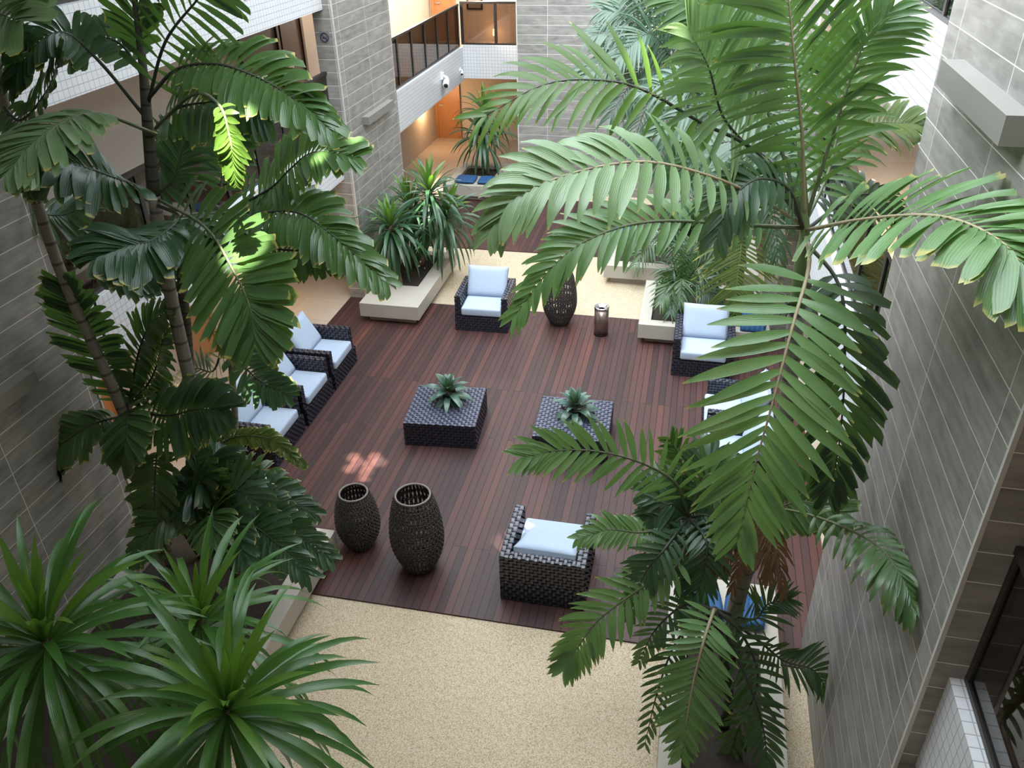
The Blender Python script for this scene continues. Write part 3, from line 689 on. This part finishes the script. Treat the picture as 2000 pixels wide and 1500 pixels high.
frond(A, Q((288, 370, 6.2), (230, 350, 5.9), (175, 330, 5.7), (120, 318, 5.5), (80, 330, 5.4)), 0.48, 0.085, 20, droop=0.9, t0=0.12, **D)
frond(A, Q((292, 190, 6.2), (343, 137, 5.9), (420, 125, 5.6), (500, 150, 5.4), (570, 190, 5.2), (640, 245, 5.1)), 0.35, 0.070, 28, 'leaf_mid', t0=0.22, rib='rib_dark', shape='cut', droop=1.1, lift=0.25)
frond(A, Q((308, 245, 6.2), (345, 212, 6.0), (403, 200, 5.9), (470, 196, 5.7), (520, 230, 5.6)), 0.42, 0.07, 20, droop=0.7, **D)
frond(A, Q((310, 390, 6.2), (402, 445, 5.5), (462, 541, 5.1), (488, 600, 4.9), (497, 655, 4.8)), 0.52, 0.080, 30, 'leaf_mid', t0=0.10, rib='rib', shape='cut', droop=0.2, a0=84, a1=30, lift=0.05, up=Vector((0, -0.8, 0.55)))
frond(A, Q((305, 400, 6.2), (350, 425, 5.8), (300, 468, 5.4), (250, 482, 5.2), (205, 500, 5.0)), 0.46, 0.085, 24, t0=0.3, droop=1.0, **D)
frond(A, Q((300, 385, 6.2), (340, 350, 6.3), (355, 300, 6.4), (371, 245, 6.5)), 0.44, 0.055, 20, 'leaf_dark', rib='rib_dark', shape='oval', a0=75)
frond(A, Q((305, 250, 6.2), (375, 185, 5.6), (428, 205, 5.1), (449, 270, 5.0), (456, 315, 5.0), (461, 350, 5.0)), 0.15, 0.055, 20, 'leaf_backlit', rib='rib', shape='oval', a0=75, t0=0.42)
# ---- second left palm, behind
B = palm('palm behind the tall left palm, its fronds reaching toward the grey back pillar', (-4.55, 6.35, 0.33))
trunk(B, [(-4.55, 6.35, 0.33), P(395, 900, Y=6.5), P(375, 770, Y=6.6), P(365, 650, Y=6.6), P(358, 500, Y=6.6), P(420, 400, Y=6.7)], 0.06, 0.045, 'bark_dark')
frond(B, Q((430, 420, 6.7), (524, 371, 6.6), (566, 331, 6.5), (613, 297, 6.4), (690, 305, 6.3)), 0.42, 0.075, 26, 'leaf_mid', rib='rib_dark', shape='cut', a0=80, droop=0.5)
frond(B, Q((430, 410, 6.7), (500, 415, 6.5), (580, 415, 6.2), (650, 460, 6.0), (748, 545, 5.8)), 0.40, 0.07, 28, 'leaf_mid', rib='rib_dark', shape='cut', droop=1.0, lift=0.2)
frond(B, Q((425, 420, 6.7), (520, 480, 6.4), (600, 490, 6.2), (680, 500, 6.1)), 0.38, 0.07, 22, **D)
frond(B, Q((425, 400, 6.7), (440, 320, 6.9), (455, 260, 7.0), (440, 200, 7.0)), 0.36, 0.06, 20, 'leaf_dark', rib='rib_dark', shape='cut', a0=70)
frond(B, Q((420, 410, 6.7), (380, 440, 6.2), (400, 520, 5.9)), 0.40, 0.07, 16, **D)
frond(B, Q((425, 420, 6.7), (500, 440, 6.9), (560, 400, 7.1), (600, 420, 7.2)), 0.42, 0.06, 18, **D)
# ---- bamboo like stems at the far left
Cc = palm('pale ringed palm stem rising in front of the dark left pillar', (-5.30, 5.80, 0.33))
trunk(Cc, [(-5.30, 5.80, 0.33), P(250, 830, Y=5.8), P(130, 560, Y=5.8), P(57, 350, Y=5.8), P(20, 250, Y=5.8), P(-20, 60, Y=5.7)], 0.055, 0.04)
frond(Cc, Q((-20, 60, 5.7), (-40, 20, 5.4), (-10, 25, 5.1), (35, 40, 4.9)), 0.42, 0.12, 12, 'leaf_pale', shape='cut', a0=70, a1=25, droop=0.6, t0=0.3, tipl=0.9)
frond(Cc, Q((0, 200, 5.8), (-20, 150, 5.5), (10, 90, 5.3), (60, 85, 5.2)), 0.26, 0.065, 16, **D)
frond(Cc, Q((0, 200, 5.8), (40, 235, 5.6), (90, 180, 5.5), (120, 110, 5.4)), 0.26, 0.065, 18, **D)
frond(Cc, Q((20, 250, 5.8), (70, 400, 6.3), (120, 420, 6.5), (170, 400, 6.6)), 0.36, 0.045, 18, **D)
# ---- slender palm stem right of them
E_ = palm('slender ringed palm stem in front of the left armchairs', (-4.35, 6.40, 0.33))
trunk(E_, [(-4.35, 6.40, 0.33), P(470, 950, Y=6.4), P(458, 800, Y=6.4), P(450, 680, Y=6.4), P(440, 560, Y=6.4)], 0.038, 0.032)
frond(E_, Q((445, 600, 6.4), (470, 700, 6.1), (510, 745, 5.9), (560, 770, 5.8)), 0.30, 0.05, 16, **D)
frond(E_, Q((445, 610, 6.4), (420, 720, 6.7), (380, 720, 6.8), (345, 750, 6.9)), 0.34, 0.04, 18, 'leaf_far', rib='rib_dark', shape='oval')
# ---- low dark palm
F = palm('low dark palm with broad upright fronds against the left pillar', (-5.15, 6.15, 0.33))
trunk(F, [(-5.15, 6.15, 0.33), P(300, 930, Y=6.15), P(252, 800, Y=6.15)], 0.05, 0.035, 'bark_dark')
frond(F, Q((250, 800, 6.15), (225, 750, 6.05), (195, 688, 5.95), (160, 618, 5.85), (130, 560, 5.8)), 0.46, 0.07, 26, t0=0.1, a0=80, droop=0.3, **D)
frond(F, Q((252, 790, 6.15), (268, 700, 6.2), (290, 640, 6.2), (330, 605, 6.2)), 0.30, 0.06, 22, 'leaf_mid', rib='rib_dark', shape='cut', droop=0.7)
frond(F, Q((255, 795, 6.15), (295, 740, 6.3), (312, 690, 6.3), (318, 640, 6.3)), 0.34, 0.06, 20, **D)
frond(F, Q((250, 810, 6.15), (187, 827, 5.8), (133, 859, 5.6), (69, 910, 5.5)), 0.34, 0.06, 24, 'leaf_mid', rib='rib_dark', shape='cut', droop=0.8)
frond(F, Q((252, 800, 6.15), (250, 800, 5.8), (247, 850, 5.5), (240, 900, 5.4)), 0.36, 0.055, 24, 'leaf_mid', rib='rib_dark', shape='cut', droop=0.6)
frond(F, Q((255, 800, 6.15), (324, 812, 5.8), (380, 800, 5.7), (440, 800, 5.6)), 0.46, 0.09, 22, droop=0.9, **D)
frond(F, Q((250, 800, 6.15), (180, 560, 6.4), (240, 530, 6.5), (330, 545, 6.6)), 0.34, 0.06, 22, t0=0.45, **D)
frond(F, Q((330, 900, 6.1), (310, 880, 5.8), (303, 930, 5.6), (302, 1000, 5.5), (306, 1070, 5.45)), 0.34, 0.06, 26, 'leaf_mid', t0=0.25, rib='rib_dark', shape='cut', droop=0.25, a0=82, up=Vector((0, -0.85, 0.5)))
frond(F, Q((330, 900, 6.1), (375, 890, 5.9), (385, 940, 5.75), (375, 1010, 5.65)), 0.30, 0.055, 20, 'leaf_dark', t0=0.25, rib='rib_dark', shape='cut', droop=0.25, a0=78, up=Vector((0, -0.85, 0.5)))
frond(F, Q((330, 900, 6.1), (350, 860, 6.2), (330, 820, 6.3), (320, 790, 6.3)), 0.25, 0.035, 16, 'leaf_shaded', t0=0.2, rib='rib_dark', droop=0.3)
# ---- undergrowth palm
G_ = palm('bushy low palm spilling over the left planter beside the short vase', (-4.45, 5.75, 0.33))
trunk(G_, [(-4.45, 5.75, 0.33), (-4.5, 5.8, 0.9), (-4.55, 5.85, 1.3)], 0.05, 0.04, 'bark_dark')
cG = (-4.55, 5.85, 1.3)
def low(root, c, ends, L, W, n, mats, **kw):
    for i, e in enumerate(ends):
        c_ = Vector(c); e_ = P(e[0], e[1], Y=e[2]); h = e[3] if len(e) > 3 else 0.25
        mid = c_.lerp(e_, 0.5) + Vector((0, 0, h))
        frond(root, [c_, mid, e_], L, W, n, mats[i % len(mats)], **kw)
low(G_, cG, [(303, 1040, 5.5, .35), (385, 960, 5.7, .3), (430, 880, 6.1, .3), (560, 960, 6.2, .3), (610, 1000, 6.1, .25), (640, 1085, 5.7, .2), (590, 1040, 5.9), (500, 930, 6.3, .3), (420, 1060, 5.2, .2), (600, 1120, 5.3, .2), (480, 1090, 5.2, .2), (350, 1000, 5.5, .3), (520, 1010, 5.7, .35), (260, 1090, 5.2, .3)],
    0.34, 0.055, 22, ['leaf_dark', 'leaf_dark', 'leaf_far', 'leaf_mid', 'leaf_dark'], rib='rib_dark', shape='cut', droop=0.7)
frond(G_, Q((400, 1000, 6.0), (430, 870, 6.2), (520, 855, 6.2), (590, 905, 6.1)), 0.16, 0.05, 24, 'leaf_yel', t0=0.35, rib='rib', shape='cut', droop=1.0, a0=55)

# ---- main right palm
H_ = palm('tallest light green palm on the right with a big frond hanging over the deck', (0.80, 5.9, 0.33))
crown = P(1572, 440, Y=5.9)
trunk(H_, [(0.80, 5.9, 0.33), (0.80, 5.9, 1.2), P(1520, 900, Y=5.9), P(1557, 600, Y=5.9)], 0.085, 0.062)
trunk(H_, [P(1557, 600, Y=5.9), P(1566, 500, Y=5.9), crown, P(1562, 260, Y=5.9)], 0.06, 0.022, 'shaft', 'crownshaft')
Lt = dict(mat='leaf_lit', rib='rib_tan', shape='oval')
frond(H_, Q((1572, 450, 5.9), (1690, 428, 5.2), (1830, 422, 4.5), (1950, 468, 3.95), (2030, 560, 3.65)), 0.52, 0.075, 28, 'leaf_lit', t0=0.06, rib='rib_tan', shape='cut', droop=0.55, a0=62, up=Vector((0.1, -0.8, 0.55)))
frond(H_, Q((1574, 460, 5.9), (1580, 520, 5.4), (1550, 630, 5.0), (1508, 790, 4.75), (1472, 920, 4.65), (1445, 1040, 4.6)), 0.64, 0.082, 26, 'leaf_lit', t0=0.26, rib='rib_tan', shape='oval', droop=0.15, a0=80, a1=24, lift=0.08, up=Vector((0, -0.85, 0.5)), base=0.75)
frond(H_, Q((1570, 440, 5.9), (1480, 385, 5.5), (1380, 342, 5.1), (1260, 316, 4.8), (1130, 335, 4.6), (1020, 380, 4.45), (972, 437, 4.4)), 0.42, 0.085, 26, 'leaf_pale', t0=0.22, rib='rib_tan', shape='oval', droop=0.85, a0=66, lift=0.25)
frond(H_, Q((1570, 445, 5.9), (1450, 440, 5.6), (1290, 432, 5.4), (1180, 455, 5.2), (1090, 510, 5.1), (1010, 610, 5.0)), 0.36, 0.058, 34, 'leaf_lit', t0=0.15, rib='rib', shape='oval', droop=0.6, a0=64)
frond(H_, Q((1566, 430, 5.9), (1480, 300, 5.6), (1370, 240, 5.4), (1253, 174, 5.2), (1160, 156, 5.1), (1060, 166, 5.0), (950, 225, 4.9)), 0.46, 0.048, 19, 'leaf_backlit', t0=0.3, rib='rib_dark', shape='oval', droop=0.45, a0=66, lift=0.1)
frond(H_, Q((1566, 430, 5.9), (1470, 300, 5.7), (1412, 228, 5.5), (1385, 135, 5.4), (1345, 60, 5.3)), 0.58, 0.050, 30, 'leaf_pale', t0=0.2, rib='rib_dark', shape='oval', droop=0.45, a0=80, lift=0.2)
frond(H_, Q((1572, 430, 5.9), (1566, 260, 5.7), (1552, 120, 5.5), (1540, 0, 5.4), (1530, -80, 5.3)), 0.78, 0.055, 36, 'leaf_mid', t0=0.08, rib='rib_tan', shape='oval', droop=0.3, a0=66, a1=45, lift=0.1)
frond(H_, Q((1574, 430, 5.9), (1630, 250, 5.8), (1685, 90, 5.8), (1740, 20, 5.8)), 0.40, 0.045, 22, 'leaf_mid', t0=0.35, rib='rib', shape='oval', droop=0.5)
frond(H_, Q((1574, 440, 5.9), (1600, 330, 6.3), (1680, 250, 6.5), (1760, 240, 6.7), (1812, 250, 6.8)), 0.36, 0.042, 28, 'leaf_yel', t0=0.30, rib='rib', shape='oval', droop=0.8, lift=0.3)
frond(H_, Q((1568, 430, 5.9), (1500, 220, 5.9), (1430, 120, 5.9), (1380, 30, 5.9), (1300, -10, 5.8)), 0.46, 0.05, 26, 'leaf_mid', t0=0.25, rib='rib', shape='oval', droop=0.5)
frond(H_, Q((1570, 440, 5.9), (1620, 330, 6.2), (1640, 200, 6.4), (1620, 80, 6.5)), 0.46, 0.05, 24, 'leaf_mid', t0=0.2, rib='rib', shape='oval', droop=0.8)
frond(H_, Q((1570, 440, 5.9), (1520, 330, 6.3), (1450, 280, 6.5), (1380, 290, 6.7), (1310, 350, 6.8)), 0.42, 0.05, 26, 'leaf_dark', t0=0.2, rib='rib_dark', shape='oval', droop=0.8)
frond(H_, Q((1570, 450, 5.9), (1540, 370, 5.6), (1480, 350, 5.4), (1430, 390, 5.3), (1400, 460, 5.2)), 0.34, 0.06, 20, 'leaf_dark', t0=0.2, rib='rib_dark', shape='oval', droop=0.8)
frond(H_, Q((1572, 470, 5.9), (1640, 560, 5.4), (1650, 700, 5.1), (1640, 860, 5.0), (1620, 960, 4.95)), 0.42, 0.06, 24, 'leaf_shaded', t0=0.2, rib='rib_dark', shape='cut', droop=0.5, a0=66)
frond(H_, Q((1574, 450, 5.9), (1640, 400, 6.3), (1700, 380, 6.5), (1760, 420, 6.6)), 0.34, 0.05, 20, 'leaf_shaded', t0=0.2, rib='rib_dark', droop=0.8)
# flower stalks and dead fronds
m = MB(); rnd = random.Random(4)
for i in range(16):
    a0 = P(1556, 610, Y=5.9); e = P(rnd.uniform(1460, 1560), rnd.uniform(560, 660), Y=rnd.uniform(5.6, 6.2))
    m.tube([a0, a0.lerp(e, 0.5) + Vector((0, 0, 0.06)), e], [0.008, 0.006, 0.003], 5)
m.build('flower_stalks', 'rib_dark', H_, H_.location)
for i, (x, y) in enumerate(((1385, 1120), (1430, 1150), (1500, 1130), (1530, 1160))):
    frond(H_, Q((1500, 950, 5.85), (1470 + 12 * i, 1010, 5.6), ((1470 + 12 * i + x) / 2, 1070, 5.5), (x, y, 5.45)), 0.25, 0.024, 20, 'dead', t0=0.3, rib='dead', droop=0.9, a0=46, a1=18, name='dead_frond')

# ---- low right palm, fronds over deck
I_ = palm('feathery palm in the right foreground arching over the deck edge', (0.55, 5.6, 0.33))
cI = P(1345, 1010, Y=5.7)
trunk(I_, [(0.55, 5.6, 0.33), (0.55, 5.62, 0.9), cI], 0.05, 0.035, 'bark_dark')
S_ = dict(mat='leaf_mid', rib='rib', shape='oval')
frond(I_, [cI] + Q((1320, 945, 5.6), (1255, 905, 5.5), (1170, 882, 5.4), (1085, 880, 5.3), (1028, 892, 5.2)), 0.40, 0.060, 22, 'leaf_lit', t0=0.12, rib='rib', a0=66, droop=0.4, lift=0.1, up=Vector((0, -0.85, 0.5)))
frond(I_, [cI] + Q((1310, 1030, 5.6), (1250, 1040, 5.5), (1190, 1035, 5.4), (1135, 1050, 5.3)), 0.24, 0.05, 18, 'leaf_lit', t0=0.3, rib='rib', a0=62, droop=0.6)
frond(I_, [cI] + Q((1325, 1100, 5.3), (1250, 1150, 5.15), (1170, 1210, 5.0), (1125, 1270, 4.95), (1105, 1300, 4.9)), 0.38, 0.058, 28, 'leaf_lit', t0=0.2, rib='rib', a0=70, droop=0.4, up=Vector((0, -0.85, 0.5)))
frond(I_, [cI] + Q((1345, 960, 5.8), (1330, 900, 5.9), (1310, 860, 5.9)), 0.30, 0.05, 16, 'leaf_mid', t0=0.1, rib='rib', a0=55, droop=0.4)
frond(I_, [cI] + Q((1380, 930, 5.7), (1420, 950, 5.6), (1440, 1040, 5.5)), 0.32, 0.055, 18, **S_)
frond(I_, [cI] + Q((1300, 1070, 5.3), (1260, 1120, 5.2), (1230, 1200, 5.1)), 0.30, 0.05, 18, 'leaf_dark', rib='rib_dark')
frond(I_, [cI] + Q((1380, 1060, 5.4), (1370, 1130, 5.3), (1340, 1200, 5.2)), 0.30, 0.05, 18, 'leaf_dark', rib='rib_dark')
for e in ((1260, 960, 5.8), (1400, 880, 6.0), (1290, 1080, 5.5), (1400, 1110, 5.5), (1420, 1060, 5.6), (1270, 1010, 5.6), (1340, 1140, 5.3)):
    e_ = P(*e[:2], Y=e[2]); frond(I_, [cI, cI.lerp(e_, 0.5) + Vector((0, 0, 0.15)), e_], 0.32, 0.05, 18, 'leaf_dark', rib='rib_dark')
frond(I_, [cI] + Q((1440, 990, 5.9), (1560, 1000, 5.3), (1690, 1050, 4.6), (1750, 1110, 4.15), (1785, 1190, 3.9)), 0.34, 0.05, 24, 'leaf_mid', t0=0.45, rib='rib', shape='oval', droop=1.2, a0=52)
frond(I_, [cI] + Q((1470, 1010, 5.7), (1560, 980, 5.6), (1640, 1000, 5.5)), 0.34, 0.055, 20, 'leaf_mid', t0=0.3, rib='rib', shape='cut')
# ---- lower palm at bottom centre right
J_ = palm('low palm at the bottom centre right with one broad frond hanging over the gravel', (0.75, 5.05, 0.33))
cJ = P(1395, 1190, Y=5.05)
trunk(J_, [(0.75, 5.05, 0.33), (0.74, 5.05, 0.8), cJ], 0.05, 0.035, 'bark_dark')
frond(J_, [cJ] + Q((1375, 1250, 4.75), (1355, 1330, 4.6), (1342, 1400, 4.5), (1332, 1470, 4.45)), 0.40, 0.058, 28, 'leaf_lit', t0=0.05, rib='rib_tan', shape='oval', a0=78, a1=28, droop=0.15, lift=0.04, up=Vector((0, -0.85, 0.5)))
frond(J_, [cJ] + Q((1330, 1240, 4.9), (1290, 1330, 4.8), (1260, 1450, 4.75)), 0.26, 0.04, 20, 'leaf_shaded', rib='rib_dark')
frond(J_, [cJ] + Q((1450, 1240, 5.0), (1480, 1330, 4.9), (1440, 1430, 4.8), (1420, 1490, 4.75)), 0.30, 0.045, 22, 'leaf_shaded', rib='rib_dark')
frond(J_, [cJ] + Q((1480, 1250, 5.2), (1530, 1290, 5.2), (1590, 1310, 5.2), (1620, 1360, 5.2)), 0.30, 0.035, 22, 'leaf_shaded', rib='rib_dark', t0=0.3)
frond(J_, [cJ] + Q((1470, 1210, 5.4), (1500, 1180, 5.5), (1540, 1170, 5.5)), 0.30, 0.035, 18, 'leaf_shaded', rib='rib_dark')
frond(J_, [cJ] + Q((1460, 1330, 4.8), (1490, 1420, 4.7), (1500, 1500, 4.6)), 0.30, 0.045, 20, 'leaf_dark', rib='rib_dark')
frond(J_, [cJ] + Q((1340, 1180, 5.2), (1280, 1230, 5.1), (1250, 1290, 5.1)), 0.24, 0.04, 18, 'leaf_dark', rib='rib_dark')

# ---- palms of the right back planters
K_ = palm('smooth green stemmed palm with yellowish fronds behind the right armchair', (0.93, 13.55, 0.33))
trunk(K_, [(0.93, 13.55, 0.33), P(1437, 560, Y=13.6), P(1445, 460, Y=13.6), P(1455, 360, Y=13.6)], 0.14, 0.11, 'shaft')
trunk(K_, [P(1455, 360, Y=13.6), P(1462, 250, Y=13.6), P(1470, 150, Y=13.6)], 0.10, 0.04, 'bark_dark', 'crownshaft')
frond(K_, Q((1455, 370, 13.6), (1452, 380, 13.2), (1448, 480, 13.0), (1438, 560, 12.9), (1432, 640, 12.9)), 0.85, 0.045, 44, 'leaf_yel', t0=0.15, rib='shaft', a0=88, a1=40, droop=0.35)
for e in ((1290, 260, 13.4), (1330, 160, 13.8), (1440, 60, 14), (1560, 130, 14), (1600, 300, 13.6), (1330, 400, 13), (1560, 420, 13.0), (1250, 180, 14.2), (1500, 20, 14.2), (1400, 330, 12.6), (1520, 500, 12.9)):
    c_ = P(1462, 260, Y=13.6); e_ = P(*e[:2], Y=e[2]); frond(K_, [c_, c_.lerp(e_, 0.5) + Vector((0, 0, 0.5)), e_], 0.75, 0.06, 26, 'leaf_dark' if e[0] > 1400 else 'leaf_far', rib='rib_dark', droop=0.8)
L_ = palm('grey green palm far back on the right in front of the tiled wall', (0.1, 15.8, 0.33))
trunk(L_, [(0.1, 15.8, 0.33), P(1330, 300, Y=15.9), P(1322, 130, Y=15.9)], 0.09, 0.06, 'bark_dark')
for e in ((1160, 70, 15.6), (1180, 20, 15.9), (1140, 150, 15.4), (1240, -30, 16), (1190, 230, 15.4), (1230, 300, 15.3), (1320, -40, 16.2), (1400, 10, 16), (1440, 150, 15.6), (1400, 290, 15.2), (1290, 330, 15), (1210, 110, 15.2), (1360, 340, 15.0)):
    c_ = P(1322, 130, Y=15.9); e_ = P(*e[:2], Y=e[2]); frond(L_, [c_, c_.lerp(e_, 0.5) + Vector((0, 0, 0.45)), e_], 0.75, 0.05, 30, 'leaf_far' if e[0] < 1250 else 'leaf_dark', rib='rib_dark', droop=0.9, lift=0.2)
N_ = palm('small feathery palm in the planter behind the tall vase', (-0.1, 15.75, 0.33))
trunk(N_, [(-0.1, 15.75, 0.33), (-0.1, 15.75, 0.7)], 0.05, 0.04, 'bark_dark')
low(N_, (-0.1, 15.75, 0.7), [(1240, 520, 14.9, .4), (1290, 490, 15.1, .5), (1310, 460, 15.6, .6), (1400, 470, 15.4, .5), (1330, 540, 14.8, .4), (1390, 400, 16.0, .5), (1350, 430, 15.5, .5), (1420, 530, 14.9, .4)], 0.50, 0.035, 24, ['leaf_mid', 'leaf_dark'], rib='rib_dark', droop=0.7)
O_ = palm('small feathery palm in the planter just behind the right armchair', (-0.05, 13.5, 0.33))
trunk(O_, [(-0.05, 13.5, 0.33), (-0.05, 13.5, 0.65)], 0.05, 0.04, 'bark_dark')
low(O_, (-0.05, 13.5, 0.65), [(1290, 590, 12.95, .3), (1300, 560, 13.3, .4), (1330, 590, 13.0, .35), (1340, 520, 13.9, .5), (1390, 560, 13.3, .4), (1400, 600, 13.05, .3), (1370, 500, 14.0, .5), (1310, 610, 12.9, .3), (1420, 540, 13.6, .45)], 0.42, 0.032, 24, ['leaf_mid', 'leaf_dark'], rib='rib_dark', droop=0.7)

# ---- dracaenas
def dracaena(label, base, heads, L, W, n, mat, droop=1.3, stem_r=0.035, el1=-45, stem='bark_tan', group=None):
    t = thing('dracaena', label, 'plant', base, 0, group)
    for i, h in enumerate(heads):
        h = Vector(h); b = Vector(base) + Vector((random.uniform(-.06, .06), random.uniform(-.06, .06), 0))
        c = catmull([b, b.lerp(h, 0.55) + Vector((random.uniform(-.08, .08), random.uniform(-.08, .08), 0)), h], 12)
        m = MB(); m.tube(c, [stem_r * (1.15 - 0.4 * k / 12) for k in range(13)], 10); m.build('stem', stem, t, base)
        m = MB(); rosette(m, h, (h - c[-3]).normalized() + Vector((0, 0, 1.2)), n, L, W, 86, el1, droop, 'strap', 11 + i * 7 + int(abs(h.x * 31)), 1, 0.3)
        m.v = [keep_off_walls(v) for v in m.v]
        m.build('leaf_rosette', [mat, 'leaf_new'], t, base)
    return t
dracaena('strappy dracaena filling the bottom left corner', (-4.45, 3.2, 0.33), [P(88, 1250, Y=2.75)], 0.98, 0.058, 110, 'leaf_drac', 2.0)
dracaena('strappy dracaena right of the corner one, hanging over the gravel', (-4.15, 3.6, 0.33), [P(445, 1385, Y=2.75)], 0.98, 0.058, 120, 'leaf_drac', 2.0)
dracaena('dracaena in the left planter just behind the two corner ones', (-4.35, 4.3, 0.33), [P(392, 1210, Y=3.7)], 0.92, 0.056, 80, 'leaf_drac', 1.8)
dracaena('dracaena with a single pinkish cane at the front of the back left planter', (-5.28, 13.7, 0.33), [P(762, 440, Y=13.75)], 0.86, 0.072, 95, 'leaf_drac_dark', 2.0, 0.05, -60)
dracaena('tallest dense dracaena at the rear of the back left planter', (-5.15, 14.7, 0.33), [P(838, 372, Y=14.5), P(870, 420, Y=14.6), P(800, 400, Y=14.8)], 0.92, 0.072, 80, 'leaf_drac_dark', 1.9, 0.05, -50)
dracaena('slim drooping dracaena in the far planter behind the blue cushions', (-5.25, 20.6, 0.33), [P(945, 215, Y=20.6), P(940, 260, Y=20.6)], 0.95, 0.08, 52, 'leaf_drac_dark', 1.9, 0.035, -55)
